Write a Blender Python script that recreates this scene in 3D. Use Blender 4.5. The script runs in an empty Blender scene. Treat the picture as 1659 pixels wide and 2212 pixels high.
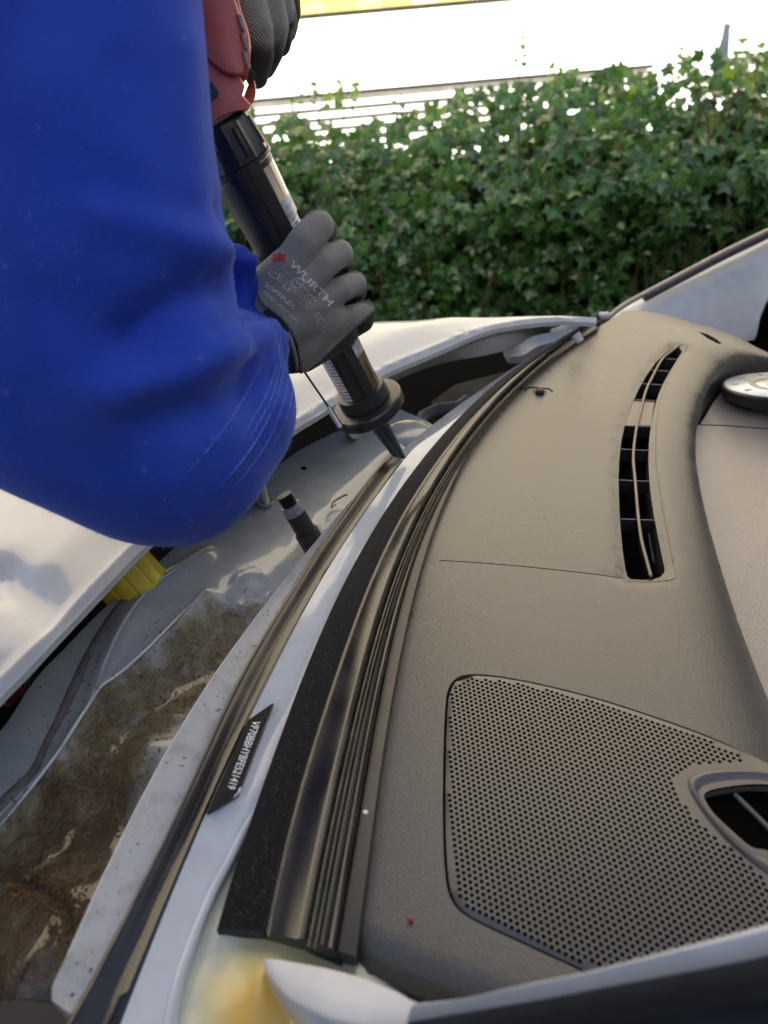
import bpy, bmesh, math, random
import numpy as np
from mathutils import Vector, Matrix, geometry, noise
from mathutils.bvhtree import BVHTree
rad = math.radians
random.seed(7); rng = np.random.default_rng(7)
S = bpy.context.scene
COL = S.collection

# ------------------------------------------------------------------ camera
CAM = Vector((0, 0, 1.42))
PITCH, ROLL = 36.0, 5.0
RM = (Matrix.Rotation(rad(90 - PITCH), 3, 'X') @ Matrix.Rotation(rad(-ROLL), 3, 'Z'))
cd = bpy.data.cameras.new('camera'); cam = bpy.data.objects.new('camera', cd); COL.objects.link(cam)
cam.matrix_world = Matrix.Translation(CAM) @ RM.to_4x4()
cd.sensor_fit = 'VERTICAL'; cd.sensor_height = 36; cd.sensor_width = 27; cd.lens = 26
cd.clip_start = 0.01; cd.clip_end = 2000
cd.dof.use_dof = True; cd.dof.focus_distance = 0.66; cd.dof.aperture_fstop = 6.0
S.camera = cam
S.render.resolution_x = 768; S.render.resolution_y = 1024

# ------------------------------------------------------------------ light
W = bpy.data.worlds.new('World'); S.world = W; W.use_nodes = True
SUN_EL, SUN_AZ = 27.0, 192.0      # azimuth measured clockwise from +Y: behind the camera, a little to the left
nt = W.node_tree
sky = nt.nodes.new('ShaderNodeTexSky'); sky.sky_type = 'NISHITA'; sky.sun_disc = False
sky.sun_elevation = rad(SUN_EL); sky.sun_rotation = rad(SUN_AZ); sky.air_density = 1.0; sky.dust_density = 2.2; sky.ozone_density = 0.6
bg = nt.nodes['Background']; bg.inputs['Strength'].default_value = 0.09
nt.links.new(sky.outputs[0], bg.inputs[0])
sl = bpy.data.lights.new('sun', 'SUN'); sl.energy = 5.0; sl.angle = rad(0.5); sl.color = (1.0, 0.965, 0.90)
so = bpy.data.objects.new('sun', sl); COL.objects.link(so)
sd = Vector((math.sin(rad(SUN_AZ)) * math.cos(rad(SUN_EL)), math.cos(rad(SUN_AZ)) * math.cos(rad(SUN_EL)), math.sin(rad(SUN_EL))))
so.rotation_euler = sd.to_track_quat('Z', 'Y').to_euler()
S.view_settings.view_transform = 'Standard'; S.view_settings.look = 'None'
S.view_settings.exposure = 1.8; S.view_settings.gamma = 1.0; S.view_settings.use_curve_mapping = False

# ------------------------------------------------------------------ measuring helpers
FV = 26 / 36 * 2212                      # focal length in the units the layout was measured in (1659 x 2212)
def ray(x, y): return RM @ Vector(((x - 829.5) / FV, -(y - 1106) / FV, -1))
def un(x, y, z):
    r = ray(x, y); t = (z - CAM.z) / r.z
    return CAM + r * t
def dp(x, y, d): return CAM + ray(x, y) * d
def proj(p):
    c = RM.transposed() @ (Vector(p) - CAM)
    return (829.5 + FV * c.x / -c.z, 1106 - FV * c.y / -c.z, -c.z)
def calm(P, n=60, it=60):
    A = dense(P, n)
    for _ in range(it): A[1:-1] = .25 * A[:-2] + .5 * A[1:-1] + .25 * A[2:]
    return [tuple(a) for a in A]
def px(n, d): return n * d / FV
def dense(pts, n, smooth=True):
    P = np.array(pts, float); L = len(P)
    if smooth and L > 2:
        out = []
        for i in range(L - 1):
            p0 = P[max(i - 1, 0)]; p1 = P[i]; p2 = P[i + 1]; p3 = P[min(i + 2, L - 1)]
            for t in np.linspace(0, 1, 12, endpoint=False):
                out.append(0.5 * ((2 * p1) + (p2 - p0) * t + (2 * p0 - 5 * p1 + 4 * p2 - p3) * t * t + (3 * p1 - p0 - 3 * p2 + p3) * t ** 3))
        out.append(P[-1]); P = np.array(out)
    s = np.r_[0, np.cumsum(np.linalg.norm(np.diff(P, axis=0), axis=1))]
    u = np.linspace(0, s[-1], n)
    return np.stack([np.interp(u, s, P[:, k]) for k in range(P.shape[1])], 1)

# ------------------------------------------------------------------ materials
MATS = {}
def mat(name, col, rough=0.5, metal=0.0, var=0.0, vscale=20.0, bump=0.0, bscale=200.0, coat=0.0, spec=0.5, sheen=0.0,
        col2=None, detail=4.0, trans=0.0, stretch=None, bdist=0.001, rvar=0.0, btype='noise', emit=None):
    if name in MATS: return MATS[name]
    m = bpy.data.materials.new(name); m.use_nodes = True; N = m.node_tree.nodes; L = m.node_tree.links
    b = N['Principled BSDF']
    b.inputs['Base Color'].default_value = (*col, 1); b.inputs['Roughness'].default_value = rough
    b.inputs['Metallic'].default_value = metal; b.inputs['Coat Weight'].default_value = coat; b.inputs['Coat Roughness'].default_value = 0.05
    b.inputs['Specular IOR Level'].default_value = spec; b.inputs['Sheen Weight'].default_value = sheen
    b.inputs['Transmission Weight'].default_value = trans
    tc = N.new('ShaderNodeTexCoord'); vec = tc.outputs['Object']
    if stretch:
        mp = N.new('ShaderNodeMapping'); mp.inputs['Scale'].default_value = stretch; L.new(vec, mp.inputs[0]); vec = mp.outputs[0]
    if var > 0 or col2:
        n = N.new('ShaderNodeTexNoise'); n.inputs['Scale'].default_value = vscale; n.inputs['Detail'].default_value = detail
        L.new(vec, n.inputs['Vector'])
        r = N.new('ShaderNodeValToRGB'); L.new(n.outputs[0], r.inputs[0])
        r.color_ramp.elements[0].position = 0.35; r.color_ramp.elements[1].position = 0.68
        c2 = col2 or tuple(c * (1 + var) for c in col); c1 = tuple(c * (1 - var) for c in col) if not col2 else col
        r.color_ramp.elements[0].color = (*c1, 1); r.color_ramp.elements[1].color = (*c2, 1)
        L.new(r.outputs[0], b.inputs['Base Color'])
        if rvar:
            mr = N.new('ShaderNodeMapRange'); mr.inputs['To Min'].default_value = max(0.02, rough - rvar); mr.inputs['To Max'].default_value = rough + rvar
            mr.inputs['From Min'].default_value = 0.3; mr.inputs['From Max'].default_value = 0.7
            L.new(n.outputs[0], mr.inputs[0]); L.new(mr.outputs[0], b.inputs['Roughness'])
    if bump > 0:
        if btype == 'leather':
            n2 = N.new('ShaderNodeTexVoronoi'); n2.feature = 'F1'; n2.inputs['Scale'].default_value = bscale
            nn = N.new('ShaderNodeTexNoise'); nn.inputs['Scale'].default_value = bscale * .6; L.new(vec, nn.inputs['Vector'])
            mx = N.new('ShaderNodeMixRGB'); mx.inputs[0].default_value = 0.0025; L.new(vec, mx.inputs[1]); L.new(nn.outputs['Color'], mx.inputs[2])
            L.new(mx.outputs[0], n2.inputs['Vector'])
        else:
            n2 = N.new('ShaderNodeTexNoise'); n2.inputs['Scale'].default_value = bscale; n2.inputs['Detail'].default_value = 3
            L.new(vec, n2.inputs['Vector'])
        bp = N.new('ShaderNodeBump'); bp.inputs['Strength'].default_value = bump; bp.inputs['Distance'].default_value = bdist
        L.new(n2.outputs[0], bp.inputs['Height']); L.new(bp.outputs[0], b.inputs['Normal'])
    MATS[name] = m; return m

white = mat('white_paint', (.47, .50, .53), .20, var=.04, vscale=25, coat=.35, bump=.08, bscale=26, bdist=.004)
white_in = mat('white_inner_paint', (.47, .51, .57), .14, var=.05, vscale=40, coat=.5, bump=.02, bscale=60)
white_matte = mat('white_trim_plastic', (.70, .68, .65), .5, var=.05, vscale=60, bump=.1, bscale=600)
dashm = mat('dash_plastic', (.064, .0605, .058), .30, var=.10, vscale=5, rvar=.05, bump=.40, bscale=1050, bdist=.0004, btype='leather', spec=.8)
dashs = mat('dash_plastic_smooth', (.076, .072, .067), .30, var=.04, vscale=12, bump=.1, bscale=1200, bdist=.0003, spec=.75)
lowm = mat('lower_dash_plastic', (.34, .305, .27), .36, var=.05, vscale=8, bump=.5, bscale=420, bdist=.0006, btype='leather', spec=.6)  # paler base colour carries the light caught by the tilt of this pad
blackp = mat('black_plastic', (.012, .012, .013), .45, var=.2, vscale=50)
voidm = mat('dark_cavity', (.003, .003, .003), .95, spec=.02, var=.2, vscale=30)  # near-black colour stands in for shade inside cavities and openings
ventm = mat('vent_plastic', (.02, .022, .026), .3, var=.1, vscale=80)
bead = mat('urethane_bead', (.014, .012, .011), .28, var=.25, vscale=60, bump=.12, bscale=60, bdist=.001, spec=.68)
primer = mat('black_primer', (.012, .012, .012), .22, var=.3, vscale=120, bump=.15, bscale=90, coat=.3)
rubber = mat('trim_rubber', (.018, .017, .016), .23, var=.35, vscale=9, stretch=(3, 3, 3), bump=.15, bscale=500, bdist=.0004, spec=.75, rvar=.06)
darkstrip = mat('smooth_dark_strip', (.028, .027, .026), .30, var=.2, vscale=40)
metal = mat('zinc_metal', (.5, .5, .48), .35, 0.8, var=.2, vscale=300)
steel = mat('dark_steel', (.03, .031, .034), .5, .3, var=.3, vscale=200, bump=.3, bscale=500)
yellow = mat('yellow_plastic', (.62, .50, .02), .42, var=.12, vscale=60)
redlens = mat('orange_plastic', (.35, .06, .02), .5, var=.2, vscale=50)
greym = mat('grey_bay_metal', (.07, .08, .09), .6, .0, spec=.2, var=.3, vscale=40)
greyd = mat('dark_bay_plastic', (.012, .013, .015), .8, spec=.1, var=.4, vscale=40)
sealer = mat('grey_seam_sealer', (.13, .12, .12), .75, var=.25, vscale=90, bump=.4, bscale=200)
redp = mat('red_plastic', (.58, .105, .075), .42, col2=(.52, .16, .13), var=.12, vscale=25, bump=.12, bscale=300)
redd = mat('red_plastic_smooth', (.34, .02, .02), .3, var=.15, vscale=30)
gunblk = mat('gun_black_plastic', (.020, .021, .024), .33, var=.25, vscale=60, bump=.12, bscale=400)
nozm = mat('nozzle_plastic', (.03, .038, .052), .33, var=.15, vscale=60)
clear = mat('clear_tube', (.62, .52, .36), .12, var=.45, vscale=14, stretch=(4, .3, .3), coat=.5)
leafm = None

# ------------------------------------------------------------------ mesh helpers
def link(name, me, m=None, parent=None, smooth=True):
    o = bpy.data.objects.new(name, me); COL.objects.link(o)
    if m: me.materials.append(m)
    if smooth and len(me.polygons): me.polygons.foreach_set('use_smooth', [True] * len(me.polygons))
    if parent: o.parent = parent
    return o
def mk(name, verts, faces, m=None, parent=None, smooth=True, sharp=None):
    me = bpy.data.meshes.new(name); me.from_pydata([tuple(v) for v in verts], [], faces); me.update()
    o = link(name, me, m, parent, smooth)
    if sharp: 
        try: me.set_sharp_from_angle(angle=rad(sharp))
        except Exception: pass
    return o
def tag(o, label=None, cat=None, group=None, kind=None):
    if label: o['label'] = label
    if cat: o['category'] = cat
    if group: o['group'] = group
    if kind: o['kind'] = kind
    return o
def empty(name, loc=(0, 0, 0)):
    o = bpy.data.objects.new(name, None); COL.objects.link(o); o.location = loc; o.empty_display_size = .05
    bpy.context.view_layer.update(); return o
def child(o, parent):
    o.parent = parent; o.matrix_parent_inverse = parent.matrix_world.inverted(); return o

def loft(name, A, B, zA, zB, profile, n, m, parent, smooth=True, wob=None, down=None):
    """ribbon between two edge curves (laid out on heights zA, zB) with a raised cross-section"""
    a = dense(A, n); b = dense(B, n); vs = []; fs = []; k = len(profile)
    for i in range(n):
        s = i / (n - 1)
        za = zA(s) if callable(zA) else zA; zb = zB(s) if callable(zB) else zB
        pa = un(a[i][0], a[i][1], za); pb = un(b[i][0], b[i][1], zb)
        w = (pb - pa).length
        for j, (t, dz) in enumerate(profile):
            p = pa.lerp(pb, t); z = dz
            if wob: z += wob(s, t)
            vs.append((p.x, p.y, p.z + z))
    for i in range(n - 1):
        for j in range(k - 1):
            q = i * k + j; fs.append((q, q + k, q + k + 1, q + 1))
    # closed ends and underside
    fs.append(tuple(range(k))); fs.append(tuple(range((n - 1) * k + k - 1, (n - 1) * k - 1, -1)))
    for i in range(n - 1): fs.append((i * k, i * k + k - 1, (i + 1) * k + k - 1, (i + 1) * k))
    o = mk(name, vs, fs, m, None, smooth, 50); return child(o, parent)

def pip(P, poly):
    x, y = P[:, 0], P[:, 1]; ins = np.zeros(len(P), bool); n = len(poly); j = n - 1
    for i in range(n):
        xi, yi = poly[i]; xj, yj = poly[j]
        c = ((yi > y) != (yj > y)) & (x < (xj - xi) * (y - yi) / ((yj - yi) or 1e-12) + xi)
        ins ^= c; j = i
    return ins
def pdist(P, line, closed=False):
    A = np.array(line, float); 
    if closed: A = np.vstack([A, A[:1]])
    best = np.full(len(P), 1e9)
    for i in range(len(A) - 1):
        a = A[i]; d = A[i + 1] - a; L2 = (d * d).sum() or 1e-12
        t = np.clip(((P - a) @ d) / L2, 0, 1)
        q = a + t[:, None] * d; best = np.minimum(best, np.hypot(*(P - q).T))
    return best
def plate(name, outer, holes, zf, step, m, parent, skirt=.03, depth=.012, wallm=None, extra=None, smooth=True, samehole=True, skirt_on=True):
    """sheet cut to an outline, with real holes that have walls; zf(Nx2)->heights"""
    pts = [tuple(p) for p in outer]; own = [0] * len(pts); edges = []
    n0 = len(pts); edges += [(i, (i + 1) % n0) for i in range(n0)]
    for h, hp in enumerate(holes):
        s = len(pts); pts += [tuple(p) for p in hp]; own += [h + 1] * len(hp)
        edges += [(s + i, s + (i + 1) % len(hp)) for i in range(len(hp))]
    if step:
        O = np.array(outer); x0, y0 = O.min(0); x1, y1 = O.max(0)
        gx, gy = np.meshgrid(np.arange(x0, x1, step), np.arange(y0, y1, step)); gx[::2] += step / 2
        G = np.stack([gx.ravel(), gy.ravel()], 1)
        k = pip(G, outer) & (pdist(G, outer, True) > step * .5)
        for hp in holes:
            if len(hp): k &= ~pip(G, hp) & (pdist(G, hp, True) > step * .35)
        G = G[k]; pts += [tuple(g) for g in G]; own += [-1] * len(G)
    if extra is not None and len(extra):
        pts += [tuple(g) for g in extra]; own += [-1] * len(extra)
    vo, eo, fo, ov, oe, of = geometry.delaunay_2d_cdt([Vector(p) for p in pts], edges, [], 0, 1e-7)
    V2 = np.array([tuple(v) for v in vo]); T = np.array([f for f in fo if len(f) == 3])
    C = V2[T].mean(1); keep = pip(C, outer)
    ow = [own[o[0]] if len(o) and o[0] < len(own) else -1 for o in ov]
    ow = np.array(ow)
    t = ow[T]; same = (t[:, 0] == t[:, 1]) & (t[:, 1] == t[:, 2]) & (t[:, 0] > 0)
    if samehole: keep &= ~same
    else:
        for hp in holes: keep &= ~pip(C, hp)
    T = T[keep]; Z = zf(V2)
    vs = [(V2[i][0], V2[i][1], Z[i]) for i in range(len(V2))]; fs = []
    for a, b, c in T:
        ar = (V2[b][0] - V2[a][0]) * (V2[c][1] - V2[a][1]) - (V2[b][1] - V2[a][1]) * (V2[c][0] - V2[a][0])
        fs.append((int(a), int(b), int(c)) if ar > 0 else (int(a), int(c), int(b)))
    nf = len(fs)
    def wall(loop, d):
        L = np.array(loop); z = zf(L); s = len(vs)
        for i in range(len(L)): vs.append((L[i][0], L[i][1], z[i]))
        for i in range(len(L)): vs.append((L[i][0], L[i][1], z[i] - d))
        n = len(L)
        for i in range(n): j = (i + 1) % n; fs.append((s + i, s + n + i, s + n + j, s + j))
    if skirt_on: wall(outer, skirt)
    for hp in holes: wall(hp, depth)
    o = mk(name, vs, fs, m, None, smooth)
    if wallm:
        o.data.materials.append(wallm)
        for i in range(nf + (len(outer) if skirt_on else 0), len(fs)): o.data.polygons[i].material_index = 1
    o.data.set_sharp_from_angle(angle=rad(40))
    return child(o, parent)

def tubemesh(pts, r, seg=8, caps=True, flat=None):
    P = [Vector(p) for p in pts]; n = len(P); vs = []; fs = []
    up = Vector((0, 0, 1)); prev = None
    for i in range(n):
        d = (P[min(i + 1, n - 1)] - P[max(i - 1, 0)]).normalized()
        if prev is None:
            s = d.cross(up); 
            if s.length < 1e-3: s = d.cross(Vector((1, 0, 0)))
        else: s = prev - d * prev.dot(d)
        s.normalize(); prev = s; t = d.cross(s)
        rr = r[i] if hasattr(r, '__len__') else r
        for k in range(seg):
            a = 2 * math.pi * k / seg; vs.append(P[i] + s * math.cos(a) * rr + t * math.sin(a) * rr)
    for i in range(n - 1):
        for k in range(seg):
            a = i * seg + k; b = i * seg + (k + 1) % seg; fs.append((a, b, b + seg, a + seg))
    if caps: fs.append(tuple(range(seg - 1, -1, -1))); fs.append(tuple((n - 1) * seg + k for k in range(seg)))
    return vs, fs
def tube(name, pts, r, m, parent, seg=8, sharp=50):
    v, f = tubemesh(pts, r, seg); return child(mk(name, v, f, m, None, True, sharp), parent)
def merge(parts):
    V = []; F = []
    for v, f in parts:
        s = len(V); V += list(v); F += [tuple(i + s for i in q) for q in f]
    return V, F
def boxmesh(c, ax, ay, az):
    c = Vector(c); ax = Vector(ax); ay = Vector(ay); az = Vector(az)
    vs = [c + ax * i + ay * j + az * k for k in (-1, 1) for j in (-1, 1) for i in (-1, 1)]
    return vs, [(0, 2, 3, 1), (4, 5, 7, 6), (0, 1, 5, 4), (2, 6, 7, 3), (0, 4, 6, 2), (1, 3, 7, 5)]
def bevel(o, w, seg=2):
    bm = bmesh.new(); bm.from_mesh(o.data); bmesh.ops.remove_doubles(bm, verts=bm.verts, dist=1e-6)
    bmesh.ops.bevel(bm, geom=bm.edges[:], offset=w, segments=seg, affect='EDGES', profile=.6, clamp_overlap=True)
    bm.to_mesh(o.data); bm.free(); o.data.set_sharp_from_angle(angle=rad(40)); return o

def blob(name, caps, vox, smooth, m, parent, disp=None):
    """one continuous skin grown round a chain of tapered limbs"""
    parts = []
    for p0, r0, p1, r1 in caps:
        p0 = Vector(p0); p1 = Vector(p1); d = p1 - p0; L = d.length
        if L < 1e-5: d = Vector((0, 0, 1))
        d.normalize(); s = d.orthogonal().normalized(); t = d.cross(s); ns = 20; rings = []
        for k in range(1, 7): a = math.pi / 2 * k / 6; rings.append((p0 - d * r0 * math.cos(a), r0 * math.sin(a)))
        for k in range(1, 5): rings.append((p0.lerp(p1, k / 5), r0 + (r1 - r0) * k / 5))
        for k in range(0, 6): a = math.pi / 2 * k / 6; rings.append((p1 + d * r1 * math.sin(a), r1 * math.cos(a)))
        vs = []; fs = []
        for c, r in rings:
            for q in range(ns): a = 2 * math.pi * q / ns; vs.append(c + s * r * math.cos(a) + t * r * math.sin(a))
        for i in range(len(rings) - 1):
            for q in range(ns): a = i * ns + q; b = i * ns + (q + 1) % ns; fs.append((a, b, b + ns, a + ns))
        fs.append(tuple(range(ns - 1, -1, -1))); fs.append(tuple((len(rings) - 1) * ns + q for q in range(ns)))
        parts.append((vs, fs))
    V, F = merge(parts)
    tmp = mk('tmp', V, F)
    a = tmp.modifiers.new('r', 'REMESH'); a.mode = 'VOXEL'; a.voxel_size = vox
    b = tmp.modifiers.new('s', 'SMOOTH'); b.iterations = smooth; b.factor = .6
    dg = bpy.context.evaluated_depsgraph_get(); me = bpy.data.meshes.new_from_object(tmp.evaluated_get(dg))
    bpy.data.objects.remove(tmp); me.name = name
    if disp: disp(me)
    o = link(name, me, m); return child(o, parent) if parent else o

def bvh_of(objs):
    V = []; F = []
    for o in objs:
        s = len(V); mw = o.matrix_world
        V += [mw @ v.co for v in o.data.vertices]; F += [tuple(i + s for i in p.vertices) for p in o.data.polygons]
    return BVHTree.FromPolygons(V, F)
def text_mesh(txt, fn, thick=.0):
    """letters as fine mesh; fn maps local (x, y) -> world point"""
    cu = bpy.data.curves.new('t', 'FONT'); cu.body = txt; cu.size = 1; cu.resolution_u = 3; cu.fill_mode = 'BOTH'; cu.offset = thick
    ob = bpy.data.objects.new('t', cu); COL.objects.link(ob); dg = bpy.context.evaluated_depsgraph_get(); dg.update()
    me = bpy.data.meshes.new_from_object(ob.evaluated_get(dg)); bpy.data.objects.remove(ob)
    bm = bmesh.new(); bm.from_mesh(me); bmesh.ops.triangulate(bm, faces=bm.faces)
    V = [fn(v.co.x, v.co.y) for v in bm.verts]; F = [tuple(v.index for v in f.verts) for f in bm.faces]
    bm.free(); bpy.data.meshes.remove(me); return V, F

def smoothclosed(pts, n):
    P = list(pts); Q = dense(P[-2:] + P + P[:3], 4000)
    # cut the closed part back out
    i0 = np.argmin(np.hypot(*(Q[:2000] - np.array(P[0])).T)); 
    i1 = 2000 + np.argmin(np.hypot(*(Q[2000:] - np.array(P[0])).T))
    return dense(Q[i0:i1 + 1], n + 1, False)[:-1]

# ================================================================== SETTING
asph = mat('asphalt', (.05, .05, .052), .9, var=.3, vscale=60, bump=.6, bscale=120, bdist=.005)
g = mk('ground', [(-60, -60, 0), (60, -60, 0), (60, 60, 0), (-60, 60, 0)], [(0, 1, 2, 3)], asph); tag(g, kind='structure')

# ---- the pale building across the yard
FY = 7.0
def fac(x, y):
    r = ray(x, y); t = (FY - CAM.y) / r.y; p = CAM + r * t; return p.x, p.z
cladm = mat('white_cladding', (.80, .80, .77), .45, var=.02, vscale=2)
gapm = mat('cladding_joint', (.30, .30, .27), .8, var=.1, vscale=3)
def brickmat():
    m = bpy.data.materials.new('yellow_brick_wall'); m.use_nodes = True; N = m.node_tree.nodes; L = m.node_tree.links; b = N['Principled BSDF']
    t = N.new('ShaderNodeTexBrick'); tc = N.new('ShaderNodeTexCoord'); mp = N.new('ShaderNodeMapping'); mp.inputs['Rotation'].default_value = (rad(90), 0, 0)
    L.new(tc.outputs['Object'], mp.inputs[0]); L.new(mp.outputs[0], t.inputs[0]); t.inputs['Scale'].default_value = 1
    t.inputs['Brick Width'].default_value = .225; t.inputs['Row Height'].default_value = .075; t.inputs['Mortar Size'].default_value = .006
    t.inputs['Color1'].default_value = (.50, .44, .34, 1); t.inputs['Color2'].default_value = (.45, .38, .28, 1); t.inputs['Mortar'].default_value = (.42, .38, .30, 1)
    L.new(t.outputs[0], b.inputs['Base Color']); b.inputs['Roughness'].default_value = .9; return m
bwall = brickmat()
bld = empty('office_building', (0, FY, 0)); tag(bld, 'sunlit building with yellow brick over white cladding and louvres behind the hedge', 'building')
zb = fac(792, 31)[1]; zl = fac(1100, 176)[1]; zf1 = fac(792, 45)[1]
def fbox(name, x0, x1, z0, z1, y0, y1, m, parent=bld, bev=0):
    v, f = boxmesh(((x0 + x1) / 2, (y0 + y1) / 2, (z0 + z1) / 2), ((x1 - x0) / 2, 0, 0), (0, (y1 - y0) / 2, 0), (0, 0, (z1 - z0) / 2))
    o = mk(name, v, f, m, None, False)
    if bev: bevel(o, bev, 1)
    return child(o, parent)
fbox('backing_wall', -14, 16, -.0, zb + .03, FY + .06, FY + 6, mat('dark_wall_gap', (.09, .085, .07), .95, var=.1, vscale=3, spec=.1))
fbox('upper_wall', -14, 16, zb + .76, 14.0, FY + .02, FY + 6, bwall)
fbox('fascia', -14, 16, zf1 + .004, zb, FY - .03, FY + .055, cladm)
# bricks that show along the top edge of the picture
bms = [mat('yellow_brick_%s' % n, c, .9, var=.15, vscale=30, bump=.3, bscale=80, bdist=.003) for n, c in
       (('light', (.62, .45, .12)), ('mid', (.52, .36, .08)), ('pale', (.60, .50, .22)))]
v, f = boxmesh((0, 0, 0), (.109, 0, 0), (0, .03, 0), (0, 0, .034)); bme = []
for m in bms:
    me = bpy.data.meshes.new('brick'); me.from_pydata([tuple(q) for q in v], [], f); me.update(); me.materials.append(m); bme.append(me)
fbox('mortar_bed', -14, 16, zb + .03, zb + .75, FY + .02, FY + 6, mat('mortar', (.42, .38, .30), .95, var=.1, vscale=40))
for r in range(9):
    for c in range(-6, 16):
        x = c * .225 + (.1125 if r % 2 else 0)
        if r > 3 and (c < -4 or c > 9): continue
        o = bpy.data.objects.new('brick', random.choice(bme)); COL.objects.link(o)
        o.location = (x, FY + .012 + random.uniform(-.003, .003), zb + .04 + .075 * r + .034); child(o, bld)
# cladding panels between fascia and louvres
jx = [fac(1222 / 1.1573, 40)[0], fac(1596 / 1.1573, 15)[0]]
w = jx[1] - jx[0]; xs = [jx[0] + w * k for k in range(-5, 6)]
for a, b_ in zip(xs[:-1], xs[1:]):
    fbox('cladding_panel', a + .002, b_ - .002, zl + .034, zf1 - .012, FY, FY + .05, cladm, bev=.004)
px_ = fac(1540, 130)[0]
# louvre bank: frame + tilted slats with dark gaps
lm = mat('louvre_white', (.78, .78, .74), .5, var=.03, vscale=4)
dg_ = mat('louvre_shadow_gap', (.10, .095, .08), .9, var=.2, vscale=5)
bank = [(-3.2, fac(1405, 158)[0]), (px_ + .12, 6)]
for (a, b_) in bank:
    fbox('louvre_recess', a, b_, .02, zl, FY + .03, FY + .055, dg_)
    for k in range(9):
        z = zl - .055 - .073 * k
        vv, ff = boxmesh(((a + b_) / 2, FY - .005, z), ((b_ - a) / 2 - .01, 0, 0), (0, .020, .014), (0, -.0025, .0035))
        ys = mk('louvre_slat', vv, ff, lm, None, False); child(ys, bld)
    for x in (a, b_): fbox('louvre_frame', x - .02, x + .02, .02, zl + .002, FY - .02, FY + .029, cladm)
fbox('cladding_panel', bank[0][1] + .03, px_ + .09, .02, zl + .018, FY, FY + .05, cladm, bev=.004)
# slim blade-shaped fin on the facade
bm_ = mat('blue_grey_fin', (.014, .021, .038), .7, var=.1, vscale=6)
P = [fac(*q) for q in ((1560, 50), (1556, 140), (1554, 182), (1536, 178), (1538, 128), (1545, 95))]
vs = [(x, FY - .16, z) for x, z in P] + [(x, FY - .10, z) for x, z in P]; n = len(P)
fs = [tuple(range(n)), tuple(range(2 * n - 1, n - 1, -1))] + [(i, i + n, (i + 1) % n + n, (i + 1) % n) for i in range(n)]
child(mk('fin', vs, fs, bm_, None, False), bld)
fbox('fin_bracket', P[1][0] - .03, P[1][0] - .01, P[2][1], P[0][1], FY - .1, FY - .002, bm_)

# ---- added, unseen block behind the camera: its shade covers the car and the hedge
shade = empty('shade_caster', (0, -6, 0)); tag(shade, 'added plain block, unseen behind the camera, put there to shade the car', 'building')
plm = mat('render_plaster', (.30, .28, .26), .9, var=.1, vscale=1.5)
fbox('wall', -22, 22, 0, 6.5, -12, -6, plm, shade)
gl = mat('window_glass', (.03, .035, .04), .1, var=.1, vscale=2)
for z in (1.2, 4.0):
    for x in range(-18, 20, 4): fbox('window', x - .7, x + .7, z, z + 1.5, -6.05, -5.97, gl, shade)

# ================================================================== HEDGE
def leafmat(name, var=1.0):
    m = bpy.data.materials.new(name); m.use_nodes = True; N = m.node_tree.nodes; L = m.node_tree.links; b = N['Principled BSDF']
    gi = N.new('ShaderNodeNewGeometry'); oi = N.new('ShaderNodeObjectInfo'); ad = N.new('ShaderNodeMath'); ad.operation = 'ADD'
    L.new(gi.outputs['Random Per Island'], ad.inputs[0]); L.new(oi.outputs['Random'], ad.inputs[1]); fr = N.new('ShaderNodeMath'); fr.operation = 'FRACT'
    L.new(ad.outputs[0], fr.inputs[0])
    r = N.new('ShaderNodeValToRGB'); L.new(fr.outputs[0], r.inputs[0]); e = r.color_ramp.elements
    e[0].position = 0; e[0].color = (.036, .11, .024, 1); e[1].position = 1; e[1].color = (.15, .21, .07, 1)
    for p, c in ((.35, (.065, .185, .036)), (.7, (.10, .255, .056)), (.93, (.105, .24, .056)), (.975, (.16, .20, .06))):
        x = e.new(p); x.color = (*c, 1)
    tc = N.new('ShaderNodeTexCoord'); n = N.new('ShaderNodeTexNoise'); n.inputs['Scale'].default_value = 45; L.new(tc.outputs['Object'], n.inputs['Vector'])
    mx = N.new('ShaderNodeMixRGB'); mx.blend_type = 'MULTIPLY'; mx.inputs[0].default_value = .35; L.new(r.outputs[0], mx.inputs[1]); L.new(n.outputs[0], mx.inputs[2])
    g2 = N.new('ShaderNodeGamma'); g2.inputs[1].default_value = 1.0; L.new(mx.outputs[0], g2.inputs[0])
    L.new(g2.outputs[0], b.inputs['Base Color']); b.inputs['Roughness'].default_value = .24; b.inputs['Specular IOR Level'].default_value = .7
    tr = N.new('ShaderNodeBsdfTranslucent'); hs = N.new('ShaderNodeHueSaturation'); hs.inputs['Value'].default_value = 2.2; hs.inputs['Hue'].default_value = .475
    L.new(g2.outputs[0], hs.inputs['Color']); L.new(hs.outputs[0], tr.inputs[0])
    ms = N.new('ShaderNodeMixShader'); ms.inputs[0].default_value = .28; L.new(b.outputs[0], ms.inputs[1]); L.new(tr.outputs[0], ms.inputs[2])
    L.new(ms.outputs[0], N['Material Output'].inputs[0]); return m
leafm = leafmat('ivy_leaf')
half = [(0, -1.0), (.26, -.5), (.80, -.42), (.50, .02), (.62, .38), (.24, .34), (0, .2)]
out = half + [(-x, y) for x, y in reversed(half[1:-1])]
def leaf_var(k):
    r = random.Random(k); V = []
    for x, y in [(0, -.08)] + out:
        x *= r.uniform(.88, 1.12); y *= r.uniform(.92, 1.08)
        V.append((x, y, -.22 * abs(x) - .18 * y * y + r.uniform(-.05, .05) + (.06 if (x, y) == (0, -.08) else 0)))
    n = len(out); F = [(0, 1 + i, 1 + (i + 1) % n) for i in range(n)]
    return np.array(V), F
LV = [leaf_var(k) for k in range(6)]
lme = []
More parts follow.
